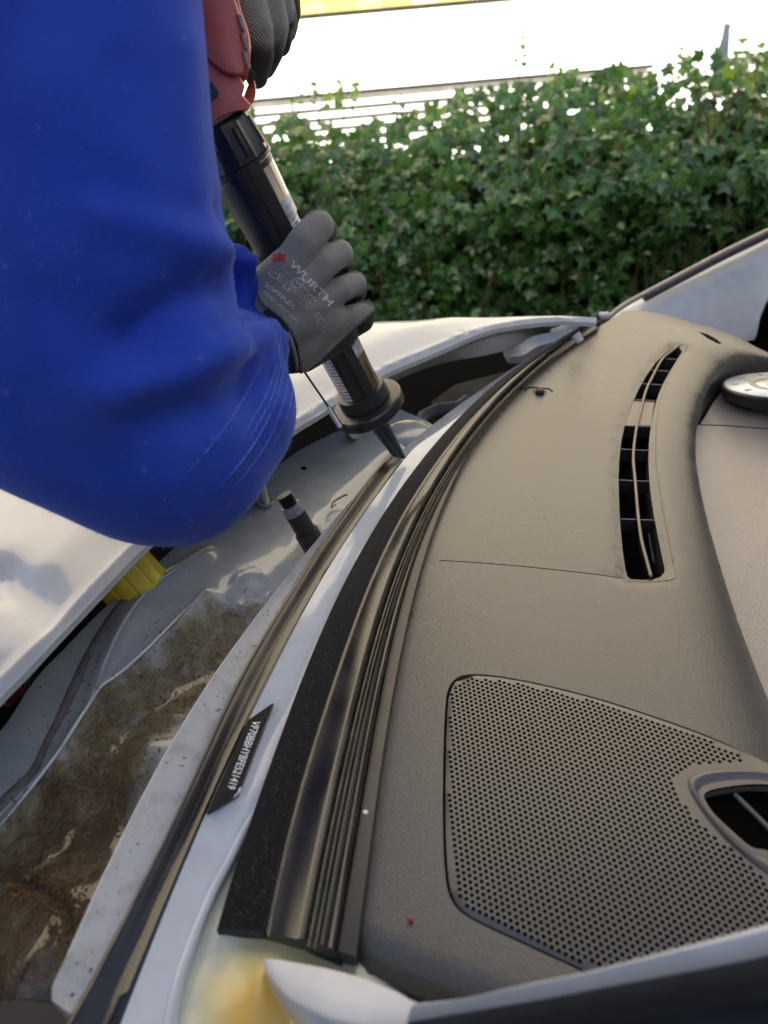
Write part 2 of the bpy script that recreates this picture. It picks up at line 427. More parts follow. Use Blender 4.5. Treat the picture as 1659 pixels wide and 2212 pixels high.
for V, F in LV:
    me = bpy.data.meshes.new('leaf'); me.from_pydata([tuple(v) for v in V], [], F); me.update(); me.materials.append(leafm); lme.append(me)
hedge = empty('ivy_hedge', (.6, 2.6, 0)); tag(hedge, 'long dense green ivy hedge with bright gaps along its ragged top', 'hedge')
HY = 2.35
def htop(x):
    return 1.075 + .05 * noise.noise(Vector((x * 1.7, 3.1, 0))) + .035 * noise.noise(Vector((x * 5.3, 7, 0))) + max(0, x - .1) * .03 - .085 * math.exp(-((x - .10) / .30) ** 2)
def hfront(x, z):
    return HY + .13 * noise.noise(Vector((x * 2.3, z * 2.8, 1))) + .07 * noise.noise(Vector((x * 6, z * 6, 4)))
def leaf_rot():
    # tip hangs down, face looks out of the hedge and up
    yaw = random.gauss(0, .65); tilt = random.gauss(.55, .42); roll = random.gauss(0, .55)
    return Matrix.Rotation(yaw, 3, 'Z') @ Matrix.Rotation(rad(90) - tilt, 3, 'X') @ Matrix.Rotation(roll, 3, 'Z')
leaves = []
for i in range(21000):
    x = random.uniform(-2.2, 3.4); top = htop(x)
    z = random.uniform(.15, top + .02) if random.random() < .75 else random.uniform(.6, top + .02)
    d = abs(random.gauss(0, .085))
    back = .55 * max(0, (z - (top - .22)) / .22) ** 1.5 if z > top - .22 else 0
    if z > top - .16: d = random.uniform(0, .22); back *= .5
    y = hfront(x, z) + d + back
    if z > top - .05 and random.random() < .3: continue
    s = random.uniform(.017, .044) * (1.0 if random.random() < .9 else 1.35)
    leaves.append((Vector((x, y, z)), leaf_rot(), s, random.randrange(6)))
vis = []
for k, (p, R, s, t) in enumerate(leaves):
    a = proj(p)
    if -20 < a[0] < 1680 and -20 < a[1] < 800 and (p.y - hfront(p.x, p.z)) < .05 and a[0] > 560: vis.append((-s, k))
vis.sort(); top300 = set(k for _, k in vis[:295])
V = []; F = []
for k, (p, R, s, t) in enumerate(leaves):
    lv, lf = LV[t]
    if k in top300:
        o = bpy.data.objects.new('leaf', lme[t]); COL.objects.link(o)
        o.matrix_world = Matrix.Translation(p) @ (R @ Matrix.Scale(s, 3)).to_4x4(); mw = o.matrix_world.copy()
        o.parent = hedge; o.matrix_parent_inverse = hedge.matrix_world.inverted(); o.matrix_basis = mw
    else:
        q = (lv * s) @ np.array(R).T + np.array(p); b0 = len(V); V += q.tolist(); F += [tuple(i + b0 for i in f) for f in lf]
o = child(mk('foliage', V, F, leafm, None, False), hedge); tag(o, kind='stuff')
# dark sheet painted for the shade inside the lower hedge, with stems
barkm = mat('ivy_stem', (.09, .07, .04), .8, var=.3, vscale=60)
core = mat('hedge_inner_shade', (.02, .022, .012), 1.0, var=.4, vscale=30, bump=.5, bscale=60, bdist=.02)
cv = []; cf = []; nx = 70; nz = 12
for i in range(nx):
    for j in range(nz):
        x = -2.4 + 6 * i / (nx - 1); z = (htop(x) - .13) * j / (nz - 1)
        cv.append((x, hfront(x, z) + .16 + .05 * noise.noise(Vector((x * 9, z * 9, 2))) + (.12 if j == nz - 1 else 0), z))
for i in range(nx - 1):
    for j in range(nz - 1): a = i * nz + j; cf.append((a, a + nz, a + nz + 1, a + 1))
o = child(mk('inner_shade_sheet', cv, cf, core, None), hedge); sm = o.modifiers.new('t', 'SOLIDIFY'); sm.thickness = .12; sm.offset = -1
st = []
for i in range(120):
    x = random.uniform(-2, 3.3); p = Vector((x, hfront(x, .3) + .06, random.uniform(.1, .7))); pts = [p]
    for k in range(7): pts.append(pts[-1] + Vector((random.gauss(0, .03), random.gauss(0, .015), random.uniform(.04, .11))))
    if pts[-1].z > htop(x) + .06: continue
    st.append(tubemesh(pts, random.uniform(.0015, .004), 4))
v, f = merge(st); o = child(mk('stems', v, f, barkm, None), hedge); tag(o, kind='stuff')
# sprigs that stand above the hedge against the bright wall
yl = leafmat('ivy_leaf_young'); 
for e in yl.node_tree.nodes:
    if e.type == 'VALTORGB':
        for q in e.color_ramp.elements: q.color = (q.color[0] * 1.9 + .02, q.color[1] * 1.5 + .02, q.color[2] * 1.1, 1)
for (sx, sy, h, n, ls) in ((1128, 175, 98, 9, .014), (1208, 195, 60, 6, .015), (1478, 190, 92, 10, .013), (1515, 200, 60, 6, .013), (1628, 170, 95, 6, .026),
                      (1600, 190, 55, 5, .03), (690, 235, 62, 6, .022), (745, 240, 70, 8, .024), (640, 240, 40, 5, .016), (862, 255, 55, 5, .014), (1000, 235, 40, 4, .016),
                      (1380, 200, 48, 5, .022), (1310, 215, 34, 4, .02), (940, 262, 40, 4, .02), (1650, 185, 50, 4, .03)):
    base = dp(sx, sy + 30, 2.1); tip = dp(sx + random.uniform(-8, 8), sy - h, 2.1)
    pts = [base.lerp(tip, t) + Vector((math.sin(t * 5 + sx) * .006, .02 * t, 0)) for t in np.linspace(0, 1, 7)]
    prt = [tubemesh(pts, [.0022 - .0016 * t for t in np.linspace(0, 1, 7)], 5)]; 
    so_ = child(mk('sprig', *prt[0], barkm, None), hedge); so_.data.materials.append(yl)
    V, F = list(prt[0][0]), list(prt[0][1]); nb = len(F)
    for k in range(n):
        t = .35 + .65 * (k + .5) / n; p = base.lerp(tip, t) + Vector(((-1) ** k * ls * .9, random.uniform(-.01, .02), 0))
        lv, lf = LV[k % 6]; R = leaf_rot(); q = (lv * ls * random.uniform(.7, 1.2)) @ np.array(R).T + np.array(p)
        b0 = len(V); V += [Vector(x) for x in q]; F += [tuple(i + b0 for i in f_) for f_ in lf]
    me = bpy.data.meshes.new('sprig'); me.from_pydata([tuple(v) for v in V], [], F); me.update(); me.materials.append(barkm); me.materials.append(yl)
    for i in range(nb, len(F)): me.polygons[i].material_index = 1
    so_.data = me

# ================================================================== CAR
Z0 = 1.0
car = empty('car', (.2, .6, 0)); tag(car, 'white car with its windscreen removed, dashboard and dirty scuttle panel laid bare', 'car')
# ---- edge curves, bottom of the picture to the top
F0 = [(60, 2250), (105, 2160), (118, 2095), (150, 2045), (200, 1930), (250, 1820), (300, 1720), (350, 1625), (400, 1535), (450, 1455), (520, 1370), (600, 1270), (660, 1190),
      (700, 1140), (760, 1065), (835, 985), (900, 928), (960, 888), (1020, 850), (1092, 803), (1180, 750)]
B0 = [(130, 2250), (187, 2165), (262, 2005), (328, 1883), (398, 1743), (469, 1583), (497, 1476), (558, 1405), (609, 1316), (666, 1232), (717, 1138), (755, 1086), (848, 978)]
B1 = [(245, 2250), (290, 2141), (319, 2062), (356, 1963), (412, 1836), (469, 1696), (492, 1642), (520, 1585), (553, 1525), (609, 1412), (680, 1268), (778, 1112), (870, 998)]
B1 = calm(B1)
W0 = B1 + [(900, 965), (960, 925), (1020, 880), (1085, 820), (1160, 775)]
W1 = [(375, 2250), (390, 2140), (425, 2020), (465, 1910), (510, 1820), (552, 1740), (600, 1620), (640, 1500), (690, 1370), (745, 1250), (800, 1150), (855, 1065), (910, 990), (960, 930), (1000, 880), (1040, 845), (1090, 808), (1160, 768)]
K0 = [(470, 2015), (505, 1880), (555, 1740), (600, 1620), (640, 1500), (690, 1370), (745, 1250), (800, 1150), (855, 1065), (910, 990), (960, 930), (1000, 880), (1040, 845), (1100, 796), (1180, 745), (1280, 695)]
K1 = [(572, 2022), (600, 1870), (640, 1720), (690, 1560), (740, 1420), (780, 1290), (830, 1170), (870, 1100), (930, 1010), (985, 932), (1030, 875), (1065, 838), (1112, 798), (1190, 744), (1285, 694)]
T1 = [(728, 2062), (753, 1969), (765, 1802), (788, 1724), (804, 1606), (827, 1450), (854, 1333), (886, 1196), (932, 1083), (968, 1020), (1012, 945), (1070, 868), (1135, 800), (1205, 745), (1298, 694)]
D0 = [(765, 2069), (794, 1844), (819, 1636), (835, 1548), (862, 1391), (893, 1255), (913, 1184), (948, 1067), (991, 981), (1033, 915), (1091, 848), (1149, 790), (1212, 742), (1275, 706), (1333, 682)]

F0 = calm(F0); B0 = calm(B0); B1 = calm(B1); K0 = calm(K0); K1 = calm(K1); T1 = calm(T1, 60, 110); D0 = calm(D0)
# ---- windscreen flange: outer lip, dirty ledge
def grime(base, brown, name, rough, sc=30., lo=.55, hi=.7, coat=.3, bump=.1):
    m = bpy.data.materials.new(name); m.use_nodes = True; N = m.node_tree.nodes; L = m.node_tree.links; b = N['Principled BSDF']
    tc = N.new('ShaderNodeTexCoord'); n = N.new('ShaderNodeTexNoise'); n.inputs['Scale'].default_value = sc; n.inputs['Detail'].default_value = 8; n.inputs['Roughness'].default_value = .65
    L.new(tc.outputs['Object'], n.inputs['Vector']); r = N.new('ShaderNodeValToRGB'); L.new(n.outputs[0], r.inputs[0])
    r.color_ramp.elements[0].position = lo; r.color_ramp.elements[0].color = (*base, 1); r.color_ramp.elements[1].position = hi; r.color_ramp.elements[1].color = (*brown, 1)
    n2 = N.new('ShaderNodeTexNoise'); n2.inputs['Scale'].default_value = 260; n2.inputs['Detail'].default_value = 2; L.new(tc.outputs['Object'], n2.inputs['Vector'])
    r2 = N.new('ShaderNodeValToRGB'); L.new(n2.outputs[0], r2.inputs[0]); r2.color_ramp.elements[0].position = .68; r2.color_ramp.elements[0].color = (0, 0, 0, 1); r2.color_ramp.elements[1].position = .74
    mx = N.new('ShaderNodeMixRGB'); L.new(r2.outputs[0], mx.inputs[0]); L.new(r.outputs[0], mx.inputs[1]); mx.inputs[2].default_value = (.05, .035, .02, 1)
    L.new(mx.outputs[0], b.inputs['Base Color']); b.inputs['Roughness'].default_value = rough; b.inputs['Coat Weight'].default_value = coat; b.inputs['Coat Roughness'].default_value = .15
    bp = N.new('ShaderNodeBump'); bp.inputs['Strength'].default_value = bump; bp.inputs['Distance'].default_value = .002; L.new(n.outputs[0], bp.inputs['Height']); L.new(bp.outputs[0], b.inputs['Normal'])
    return m
flm = grime((.46, .47, .48), (.28, .265, .24), 'flange_dirty_paint', .3, 55, .48, .80)
F0 = [(112, 2163)] + [q for q in F0 if q[1] < 2140]
F1 = [(185, 2200)] + [(x + 6, y + 5) for x, y in W0 if y < 2150]
loft('windscreen_flange', F0, F1, Z0 + .004, Z0 - .002, [(0, -.05), (0, -.003), (.015, .0005), (.05, .0015), (.1, 0), (.25, -.004), (.5, -.006), (1, -.004), (1, -.03)], 120, flm, car)
# ---- adhesive bead, laid and pressed: lumpy half-round, and the black primer it stands on
def wobb(s, t):
    return (.0005 * noise.noise(Vector((s * 14, t * 1.3, 0))) + .0001 * noise.noise(Vector((s * 70, t * 4, 5)))) * (1 if 0 < t < 1 else 0)
PR0 = [((a[0] * .7 + b[0] * .3), (a[1] * .7 + b[1] * .3)) for a, b in zip(dense(B0, 30), dense(B1, 30))]
loft('primer_strip', PR0, B1, Z0 + .001, Z0 + .001, [(0, -.004), (0, .0), (.6, .0004), (.85, .0014), (.93, .0004), (1, .0), (1, -.004)], 120, primer, car)
BR = [((a[0] * .30 + b[0] * .70), (a[1] * .30 + b[1] * .70)) for a, b in zip(dense(B0, 30), dense(B1, 30))]
loft('sealant_bead', B0, BR, Z0 + .0, Z0 + .0, [(0, -.003), (.015, .003), (.05, .0058), (.14, .0074), (.26, .0078), (.38, .0072), (.52, .0056), (.68, .0034), (.82, .0018), (.93, .0010), (1, -.002)], 200, bead, car, wob=wobb)
# ---- white painted ledge between the bead and the carpeted strip
loft('scuttle_ledge', W0, [(x + (22 if y < 1600 else 2), y + 6) for x, y in W1], Z0 + .000, Z0 - .001,
     [(0, -.02), (0, .0), (.03, .0018), (.3, .0022), (.6, .0024), (.85, .0016), (1, .0), (1, -.02)], 120, white_in, car)

# ---- black flocked strip
def flockmat():
    m = mat('black_flock', (.006, .006, .008), 1.0, var=.5, vscale=500, bump=.8, bscale=900, bdist=.001, sheen=.15, spec=.1)
    N = m.node_tree.nodes; L = m.node_tree.links; b = N['Principled BSDF']; tc = N.new('ShaderNodeTexCoord')
    w = N.new('ShaderNodeTexVoronoi'); w.feature = 'DISTANCE_TO_EDGE'; w.inputs['Scale'].default_value = 190; nn = N.new('ShaderNodeTexNoise'); nn.inputs['Scale'].default_value = 60
    L.new(tc.outputs['Object'], nn.inputs['Vector']); L.new(tc.outputs['Object'], w.inputs['Vector'])
    return m
flock = flockmat()
loft('flocked_strip', K0, K1, Z0 + .0025, Z0 + .0045, [(0, -.004), (0, .003), (.03, .0045), (.5, .0055), (.97, .0045), (1, .003), (1, -.004)], 110, flock, car)
# lint caught in the flock
lint = []; a = dense(K0, 200); b = dense(K1, 200)
lm_ = mat('pale_lint', (.22, .22, .22), .9, var=.3, vscale=300)
for i in range(360):
    k = random.randrange(0, 150); t = random.uniform(.08, .95); q = a[k] * (1 - t) + b[k] * t; p = un(q[0], q[1], Z0 + .0098); an = random.uniform(0, 6.28); L = random.uniform(.0005, .0018)
    pts = [p + Vector((math.cos(an + c) * L * s_, math.sin(an + c) * L * s_, .0004 * math.sin(s_ * 3))) for s_, c in ((0, 0), (.5, .3), (1, .8))]
    lint.append(tubemesh(pts, .00008, 3))
v, f = merge(lint); o = mk('lint', v, f, lm_, None); tag(child(o, car), kind='stuff')

# ---- ribbed rubber trim: one moulded strip per rib line
ribs = [(0, -.006), (0, .004), (.04, .0055), (.10, .0048), (.30, .0062), (.46, .0066), (.52, .0082), (.575, .0100), (.61, .0082), (.625, .0035), (.66, .0035), (.675, .0065), (.69, .0066),
        (.70, .003), (.74, .003), (.76, .0062), (.81, .0072), (.85, .0055), (.87, .0045), (.90, .0062), (.95, .0066), (.985, .004), (1, -.004)]
loft('ribbed_rubber_trim', K1, T1, Z0 + .002, Z0 + .003, ribs, 150, rubber, car)
a = dense(K1, 100); b = dense(T1, 100)
for t0 in (.045, .60, .688):  # pale lines laid on the ribs as painted highlights
    pts = [un(*(a[k] * (1 - t0) + b[k] * t0), Z0 + (.008 if t0 < .1 else .0112 if t0 < .65 else .0098)) for k in range(100)]
    tube('trim_glint', pts, .00042, mat('pale_glint', (.16, .14, .10), .4, var=.3, vscale=90), car, 5)
loft('dash_edge_strip', [q for q in T1 if q[1] > 706], [(x + 4, y) for x, y in D0 if y > 704], Z0 + .001, Z0 + .004, [(0, -.01), (0, .003), (.1, .0045), (.5, .0035), (.9, .0015), (1, .0010), (1, -.01)], 100, darkstrip, car)
# torn rubber end below the trim
v, f = [], []
ends = [un(x, y, z) for x, y, z in ((610, 2035, .996), (650, 2030, .998), (700, 2050, .998), (735, 2062, .998), (742, 2100, .99), (700, 2110, .985), (660, 2095, .985), (628, 2075, .985))]
cen = un(680, 2068, .991); n = len(ends)
v = [cen + Vector((0, 0, .004))] + ends + [p - Vector((0, 0, .02)) for p in ends]
f = [(0, 1 + i, 1 + (i + 1) % n) for i in range(n)] + [(1 + i, 1 + n + i, 1 + n + (i + 1) % n, 1 + (i + 1) % n) for i in range(n)]
child(mk('trim_end_block', v, f, mat('torn_rubber', (.010, .012, .016), .5, var=.4, vscale=200, bump=.8, bscale=200), None), car)

# ---- dashboard top pad with real slots
D0w = dense(D0, 90)
Dtop = [(1345, 672), (1380, 668), (1420, 668), (1480, 673), (1540, 682), (1600, 697), (1659, 716), (1800, 728)]
Dend = [(1900, 745), (1800, 735), (1700, 732), (1650, 736), (1602, 748), (1559, 777), (1530, 825), (1515, 869), (1509, 920), (1510, 960), (1518, 1010), (1530, 1065), (1547, 1125), (1570, 1200), (1600, 1290), (1640, 1395), (1700, 1540), (1790, 1760), (1850, 2000), (1800, 2300)]
Dbot = [(1500, 2330), (1200, 2250), (1000, 2175), (880, 2125), (790, 2085)]
outer = [un(x, y, Z0).xy[:] for x, y in np.vstack([D0w, dense(Dtop, 24), dense(Dend, 90), dense(Dbot, 30)])]
def U(pts, n=None, sm=True):
    q = smoothclosed(pts, n) if n else np.array(pts); return [un(x, y, Z0).xy[:] for x, y in q]
def off(o, x, y, k): return (o[0] + x / k, o[1] + y / k)
C5 = lambda x, y: ((1200 + x / 2.304) / 1.1573, (750 + y / 2.304) / 1.1573)
C4 = lambda x, y: ((1050 + x / 1.907) / 1.1573, (1600 + y / 1.907) / 1.1573)
ventL = [C5(*q) for q in ((1112, 262), (1060, 300), (1010, 350), (960, 420), (915, 500), (880, 575), (852, 650), (832, 722), (815, 800), (805, 900), (800, 1000), (802, 1100), (806, 1200), (812, 1300), (824, 1420), (840, 1530), (852, 1575), (872, 1590))]
ventR = [C5(*q) for q in ((930, 1594), (1000, 1592), (1045, 1575), (1066, 1550), (1066, 1520), (1048, 1440), (1028, 1340), (1008, 1240), (992, 1140), (980, 1040), (974, 940), (974, 850), (980, 760), (990, 690), (1006, 610), (1030, 530), (1060, 460), (1100, 390), (1140, 325), (1168, 282), (1150, 262))]
slot = U(ventL + ventR)
seam = [C5(*q) for q in ((-235, 1500), (-100, 1507), (20, 1515), (200, 1530), (450, 1555), (650, 1578), (842, 1596))]
seamh = U([(x, y - .9) for x, y in seam] + [(x, y + .9) for x, y in reversed(seam)])
sens = [(1130, 837), (1146, 832), (1168, 833), (1186, 836), (1196, 846), (1176, 847), (1150, 847), (1133, 847)]
sensh = U([(1133, 845), (1135, 837), (1150, 835), (1188, 839), (1196, 847), (1191, 847), (1186, 842), (1150, 839), (1139, 840), (1137, 846)])
vent2 = U([(1509, 712), (1530, 716), (1550, 725), (1562, 733), (1552, 735), (1528, 727)])
gr_out = [C4(*q) for q in ((122, 300), (132, 240), (160, 192), (215, 165), (330, 166), (500, 193), (700, 238), (900, 293), (1100, 358), (1300, 428), (1500, 508), (1659, 580), (1850, 690), (2100, 850), (2250, 1150), (2150, 1500),
                            (1900, 1800), (1500, 1900), (1100, 1750), (760, 1575), (600, 1500), (450, 1430), (300, 1360), (205, 1305), (155, 1250), (127, 1170), (112, 1000), (108, 800), (110, 600), (115, 420))]
gout = U(gr_out, 220)
zdash_edge = [o for o in outer]
xr0 = un(1360, 690, Z0).x
def zdash(P):
    P = np.asarray(P, float)
    dL = pdist(P, [un(x, y, Z0).xy[:] for x, y in D0w[::6]]); dR = pdist(P, [un(x, y, Z0).xy[:] for x, y in dense(Dend, 40)]); dB = pdist(P, [un(x, y, Z0).xy[:] for x, y in dense([D0[0]] + Dbot[::-1], 12)])
    def rnd(d, r, h): t = np.clip(1 - d / r, 0, 1); return -h * (1 - np.sqrt(np.clip(1 - t * t, 0, 1)))
    z = Z0 + rnd(dL, .008, .002) + rnd(dR, .06, .020) + rnd(dB, .02, .012)
    # recess lip beside the slot
    dV = pdist(P, slot, True); z += -.0035 * np.exp(-(dV / .006) ** 2)
    # far end turns down and away under the pillar
    T = np.array([un(x, y, Z0).xy[:] for x, y in ((1400, 655), (1560, 676), (1900, 780))]); dT = pdist(P, T)
    z -= .016 * np.clip(1 - dT / .11, 0, 1) ** 2 * np.clip((P[:, 0] - xr0) / .10, 0, 1)
    Xr = un(1440, 700, Z0).x; Yr = un(1500, 800, Z0).y
    z -= .9 * np.clip(P[:, 0] - Xr, 0, .3) ** 2 * np.clip((P[:, 1] - Yr) / .10, 0, 1)
    return z
extra = []
for lp, ds in ((outer, (.0015, .004, .008, .014, .022)), (slot, (.002, .004, .007, .011))):
    L = np.array(lp); nrm = np.roll(L, -1, 0) - np.roll(L, 1, 0); nrm = np.stack([nrm[:, 1], -nrm[:, 0]], 1); nrm /= (np.linalg.norm(nrm, axis=1)[:, None] + 1e-9)
    for d in ds:
        for sg in (1, -1):
            Q = L + nrm * d * sg
            ok = pip(Q, outer) & ~pip(Q, slot) & ~pip(Q, gout) & (pdist(Q, lp, True) > d * .8) & (pdist(Q, gout, True) > .002) & (pdist(Q, seamh, True) > .002) & (pdist(Q, vent2, True) > .002)
            extra += [tuple(q) for q in Q[ok]]
plate('dashboard', outer, [slot, seamh, sensh, vent2, gout], zdash, .009, dashm, car, skirt=.06, depth=.025, wallm=dashs, extra=extra, samehole=False)
# dark wells below the slots
def well(name, loop, z, m, grow=.006):
    L = np.array(loop); c = L.mean(0); L = c + (L - c) * 1.04
    return child(mk(name, [(x, y, z) for x, y in L], [tuple(range(len(L)))], m, None, False), car)
seamb = child(mk('seam_floor', [(*p, Z0 - .0022) for p in seamh], [tuple(range(len(seamh)))], dashs, None, False), car)
well('sensor_floor', sensh, Z0 - .004, voidm); well('small_vent_floor', vent2, Z0 - .02, voidm)

# ---- defroster vent
vent = empty('defroster_vent', un(1380, 1000, Z0 - .02)); child(vent, car); bpy.context.view_layer.update()
wl = [(p[0], p[1], Z0 - .035) for p in slot]; L = np.array([p[:2] for p in wl])
v = wl; child(mk('duct_floor', v, [tuple(range(len(v)))], voidm, None, False), vent)
spine = [C5(*q) for q in ((1145, 262), (1100, 298), (1060, 330), (1030, 372), (1000, 430), (965, 500), (945, 560), (925, 640), (905, 720), (892, 800), (884, 880), (884, 940), (890, 1000), (899, 1100), (907, 1200), (918, 1300), (932, 1390), (955, 1480), (985, 1592))]
sp = [un(x, y, Z0 - .0015) for x, y in dense(spine, 90)]
tan = mat('vent_spine_plastic', (.20, .16, .12), .35, var=.05, vscale=40)
tube('spine', sp, .00155, tan, vent, 8)
v = []; f = []
for i, p in enumerate(sp): v += [p - Vector((0, 0, .001)), p - Vector((.0008, 0, .022)), p + Vector((.0012, 0, -.001)), p + Vector((.001, 0, -.022))]
for i in range(len(sp) - 1): a_ = i * 4; f += [(a_, a_ + 4, a_ + 5, a_ + 1), (a_ + 2, a_ + 3, a_ + 7, a_ + 6), (a_ + 1, a_ + 5, a_ + 7, a_ + 3)]
child(mk('spine_web', v, f, ventm, None), vent)
for xa, xb, y in ((1010, 1130, 335), (960, 1085, 403), (918, 1045, 482), (876, 1008, 574), (832, 984, 724), (808, 976, 860), (801, 980, 1038), (812, 1012, 1262)):
    p0 = un(*C5(xa - 3, y), Z0 - .004); p1 = un(*C5(xb + 4, y + 8), Z0 - .004); d = (p1 - p0); nn = Vector((-d.y, d.x, 0)).normalized()
    vv, ff = boxmesh((p0 + p1) / 2 - Vector((0, 0, .007)), d / 2, nn * .0009, (0, 0, .0075))
    bevel(child(mk('slat', vv, ff, ventm, None, False), vent), .0004, 1)
pl = [C5(*q) for q in ((876, 578), (852, 650), (834, 722), (984, 722), (994, 650), (1008, 578))]
child(mk('blanking_plate', [un(x, y, Z0 - .0045) for x, y in pl] + [un(x, y, Z0 - .0095) for x, y in pl], [(5, 4, 3, 2, 1, 0), (6, 7, 8, 9, 10, 11)] + [(i, (i + 1) % 6, 6 + (i + 1) % 6, 6 + i) for i in range(6)], dashs, None, False), vent)
lip = [C5(*q) for q in ((1195, 262), (1150, 330), (1110, 395), (1070, 480), (1040, 570), (1024, 660), (1016, 760), (1014, 860), (1020, 960), (1034, 1060), (1050, 1160), (1068, 1260), (1088, 1360), (1108, 1460), (1126, 1560), (1118, 1600), (1060, 1612), (1000, 1612))]
tube('recess_edge', [Vector((*un(x, y, Z0).xy, float(zdash(np.array([un(x, y, Z0).xy[:]]))[0]))) for x, y in dense(lip, 90)], .0006, tan, vent, 6)
# sensor
sn = un(1166, 846, Z0 + .002); v, f = tubemesh([sn + Vector((0, 0, z)) for z in (-.006, 0, .002, .0035, .004)], [.0055, .0055, .005, .003, .0006], 16); child(mk('light_sensor', v, f, blackp, None), car)
tube('sensor_clip', [un(1150, 845, Z0 + .001), un(1156, 844, Z0 + .002), un(1175, 845, Z0 + .002), un(1181, 846, Z0 + .001)], .0007, blackp, car, 6)

# ---- speaker grille with drilled holes
gin = [C4(*q) for q in ((140, 300), (150, 245), (175, 210), (222, 186), (330, 186), (500, 214), (700, 260), (900, 315), (1100, 382), (1300, 452), (1420, 500), (1510, 545), (1562, 592), (1500, 588), (1350, 598), (1260, 618), (1218, 655), (1212, 700), (1255, 780), (1345, 880), (1450, 968), (1560, 1065), (1700, 1180), (1900, 1330), (2000, 1480),
                           (1700, 1700), (1400, 1700), (1100, 1620), (870, 1575), (780, 1550), (600, 1470), (450, 1398), (310, 1330), (230, 1285), (180, 1225), (156, 1160), (140, 1000), (136, 800), (136, 600), (138, 420))]
gi = np.array(U(gin, 260))
ZG = Z0 - .0005
bez_o = [C4(*q) for q in ((1272, 690), (1300, 650), (1350, 632), (1450, 624), (1560, 626), (1659, 640), (1800, 700), (1950, 800), (1950, 1200), (1800, 1200), (1659, 1120), (1560, 1045), (1450, 945), (1340, 810))]
bez_i = [C4(*q) for q in ((1352, 752), (1366, 728), (1400, 714), (1500, 697), (1600, 690), (1700, 700), (1800, 760), (1850, 850), (1850, 1080), (1760, 1060), (1660, 1008), (1580, 990), (1500, 925), (1400, 830))]
bo = U(bez_o, 80); bi = U(bez_i, 80)
pit = .0037
def zgr(P): 
    P = np.asarray(P, float); d = pdist(P, gout[::4], True); t = np.clip(1 - d / .003, 0, 1)
    return ZG + .0012 - .0025 * t * t
e1 = (Vector(gi[0]) - Vector(gi[0])); 
p0 = Vector(un(*C4(600, 700), Z0).xy); ang = math.atan2(*(Vector(un(*C4(640, 716), Z0).xy) - p0).yx)
hl = []; hc = []
xs_ = gi[:, 0]; ys_ = gi[:, 1]; R0 = np.array([[math.cos(ang), -math.sin(ang)], [math.sin(ang), math.cos(ang)]])
for i in range(-120, 120):
    for j in range(-120, 120):
        q = R0 @ np.array([(i + .5 * (j % 2)) * pit, j * pit * .866]) + np.array(p0)
        hc.append(q)
hc = np.array(hc); ok = pip(hc, gi) & (pdist(hc, gi, True) > .0006); hc = hc[ok]
for q in hc: hl.append([(q[0] +   .00130 * math.cos(a_), q[1] + .00130 * math.sin(a_)) for a_ in np.arange(8) * math.pi / 4 + .3])
print('grille holes', len(hl))
gi2 = [(x, y) for x, y in np.array(gout)[:]]
c_ = np.array(gout).mean(0); gsh = [tuple(c_ + (np.array(p) - c_) * .985) for p in gout]
plate('speaker_grille', gsh, hl + [bi], zgr, None, dashs, car, skirt=.006, depth=.0022, wallm=voidm, samehole=True)
child(mk('grille_backing', [(*p, Z0 - .007) for p in gout], [tuple(range(len(gout)))], voidm, None, False), car)
# raised bezel round the air vent and its louvre bar
vs = []; fs = []; nb = 80
bo_ = np.array(bo); bi_ = np.array(bi)
# match loops by angle
cb = bi_.mean(0)
def byang(L, k=80):
    a = np.arctan2(*(L - cb).T[::-1]); o_ = np.argsort(a); aa = np.linspace(-math.pi, math.pi, k, endpoint=False)
    r = np.interp(aa, np.r_[a[o_][-1] - 2 * math.pi, a[o_], a[o_][0] + 2 * math.pi], np.r_[np.linalg.norm(L - cb, axis=1)[o_][-1], np.linalg.norm(L - cb, axis=1)[o_], np.linalg.norm(L - cb, axis=1)[o_][0]])
    return np.stack([cb[0] + r * np.cos(aa), cb[1] + r * np.sin(aa)], 1)
A_ = byang(bo_); B_ = byang(bi_)
for t, dz in ((0, .0012), (.12, .0035), (.3, .0040), (.75, .0005), (.95, -.002), (1, -.006), (1.0, -.03)):
    for k in range(80): q = A_[k] * (1 - t) + B_[k] * t; vs.append((q[0], q[1], ZG + dz))
for r in range(6):
    for k in range(80): a0 = r * 80 + k; b0 = r * 80 + (k + 1) % 80; fs.append((a0, b0, b0 + 80, a0 + 80))
sv = empty('side_air_vent', un(1620, 1640, Z0)); child(sv, car); bpy.context.view_layer.update()
child(mk('bezel', vs, fs, dashs, None), sv)
child(mk('duct_floor', [(*p, Z0 - .034) for p in bo], [tuple(range(len(bo)))], voidm, None, False), sv)
pA = un(*C4(1500, 735), Z0 - .006); pB = un(*C4(1700, 935), Z0 - .006)
tube('louvre_bar', [pA, pA.lerp(pB, .5), pB], .0016, mat('louvre_bar_plastic', (.12, .115, .105), .35, var=.1, vscale=60), sv, 8)
pA = un(*C4(1460, 870), Z0 - .014); pB = un(*C4(1560, 828), Z0 - .012); tube('louvre_link', [pA, pB], .0012, ventm, sv, 6)

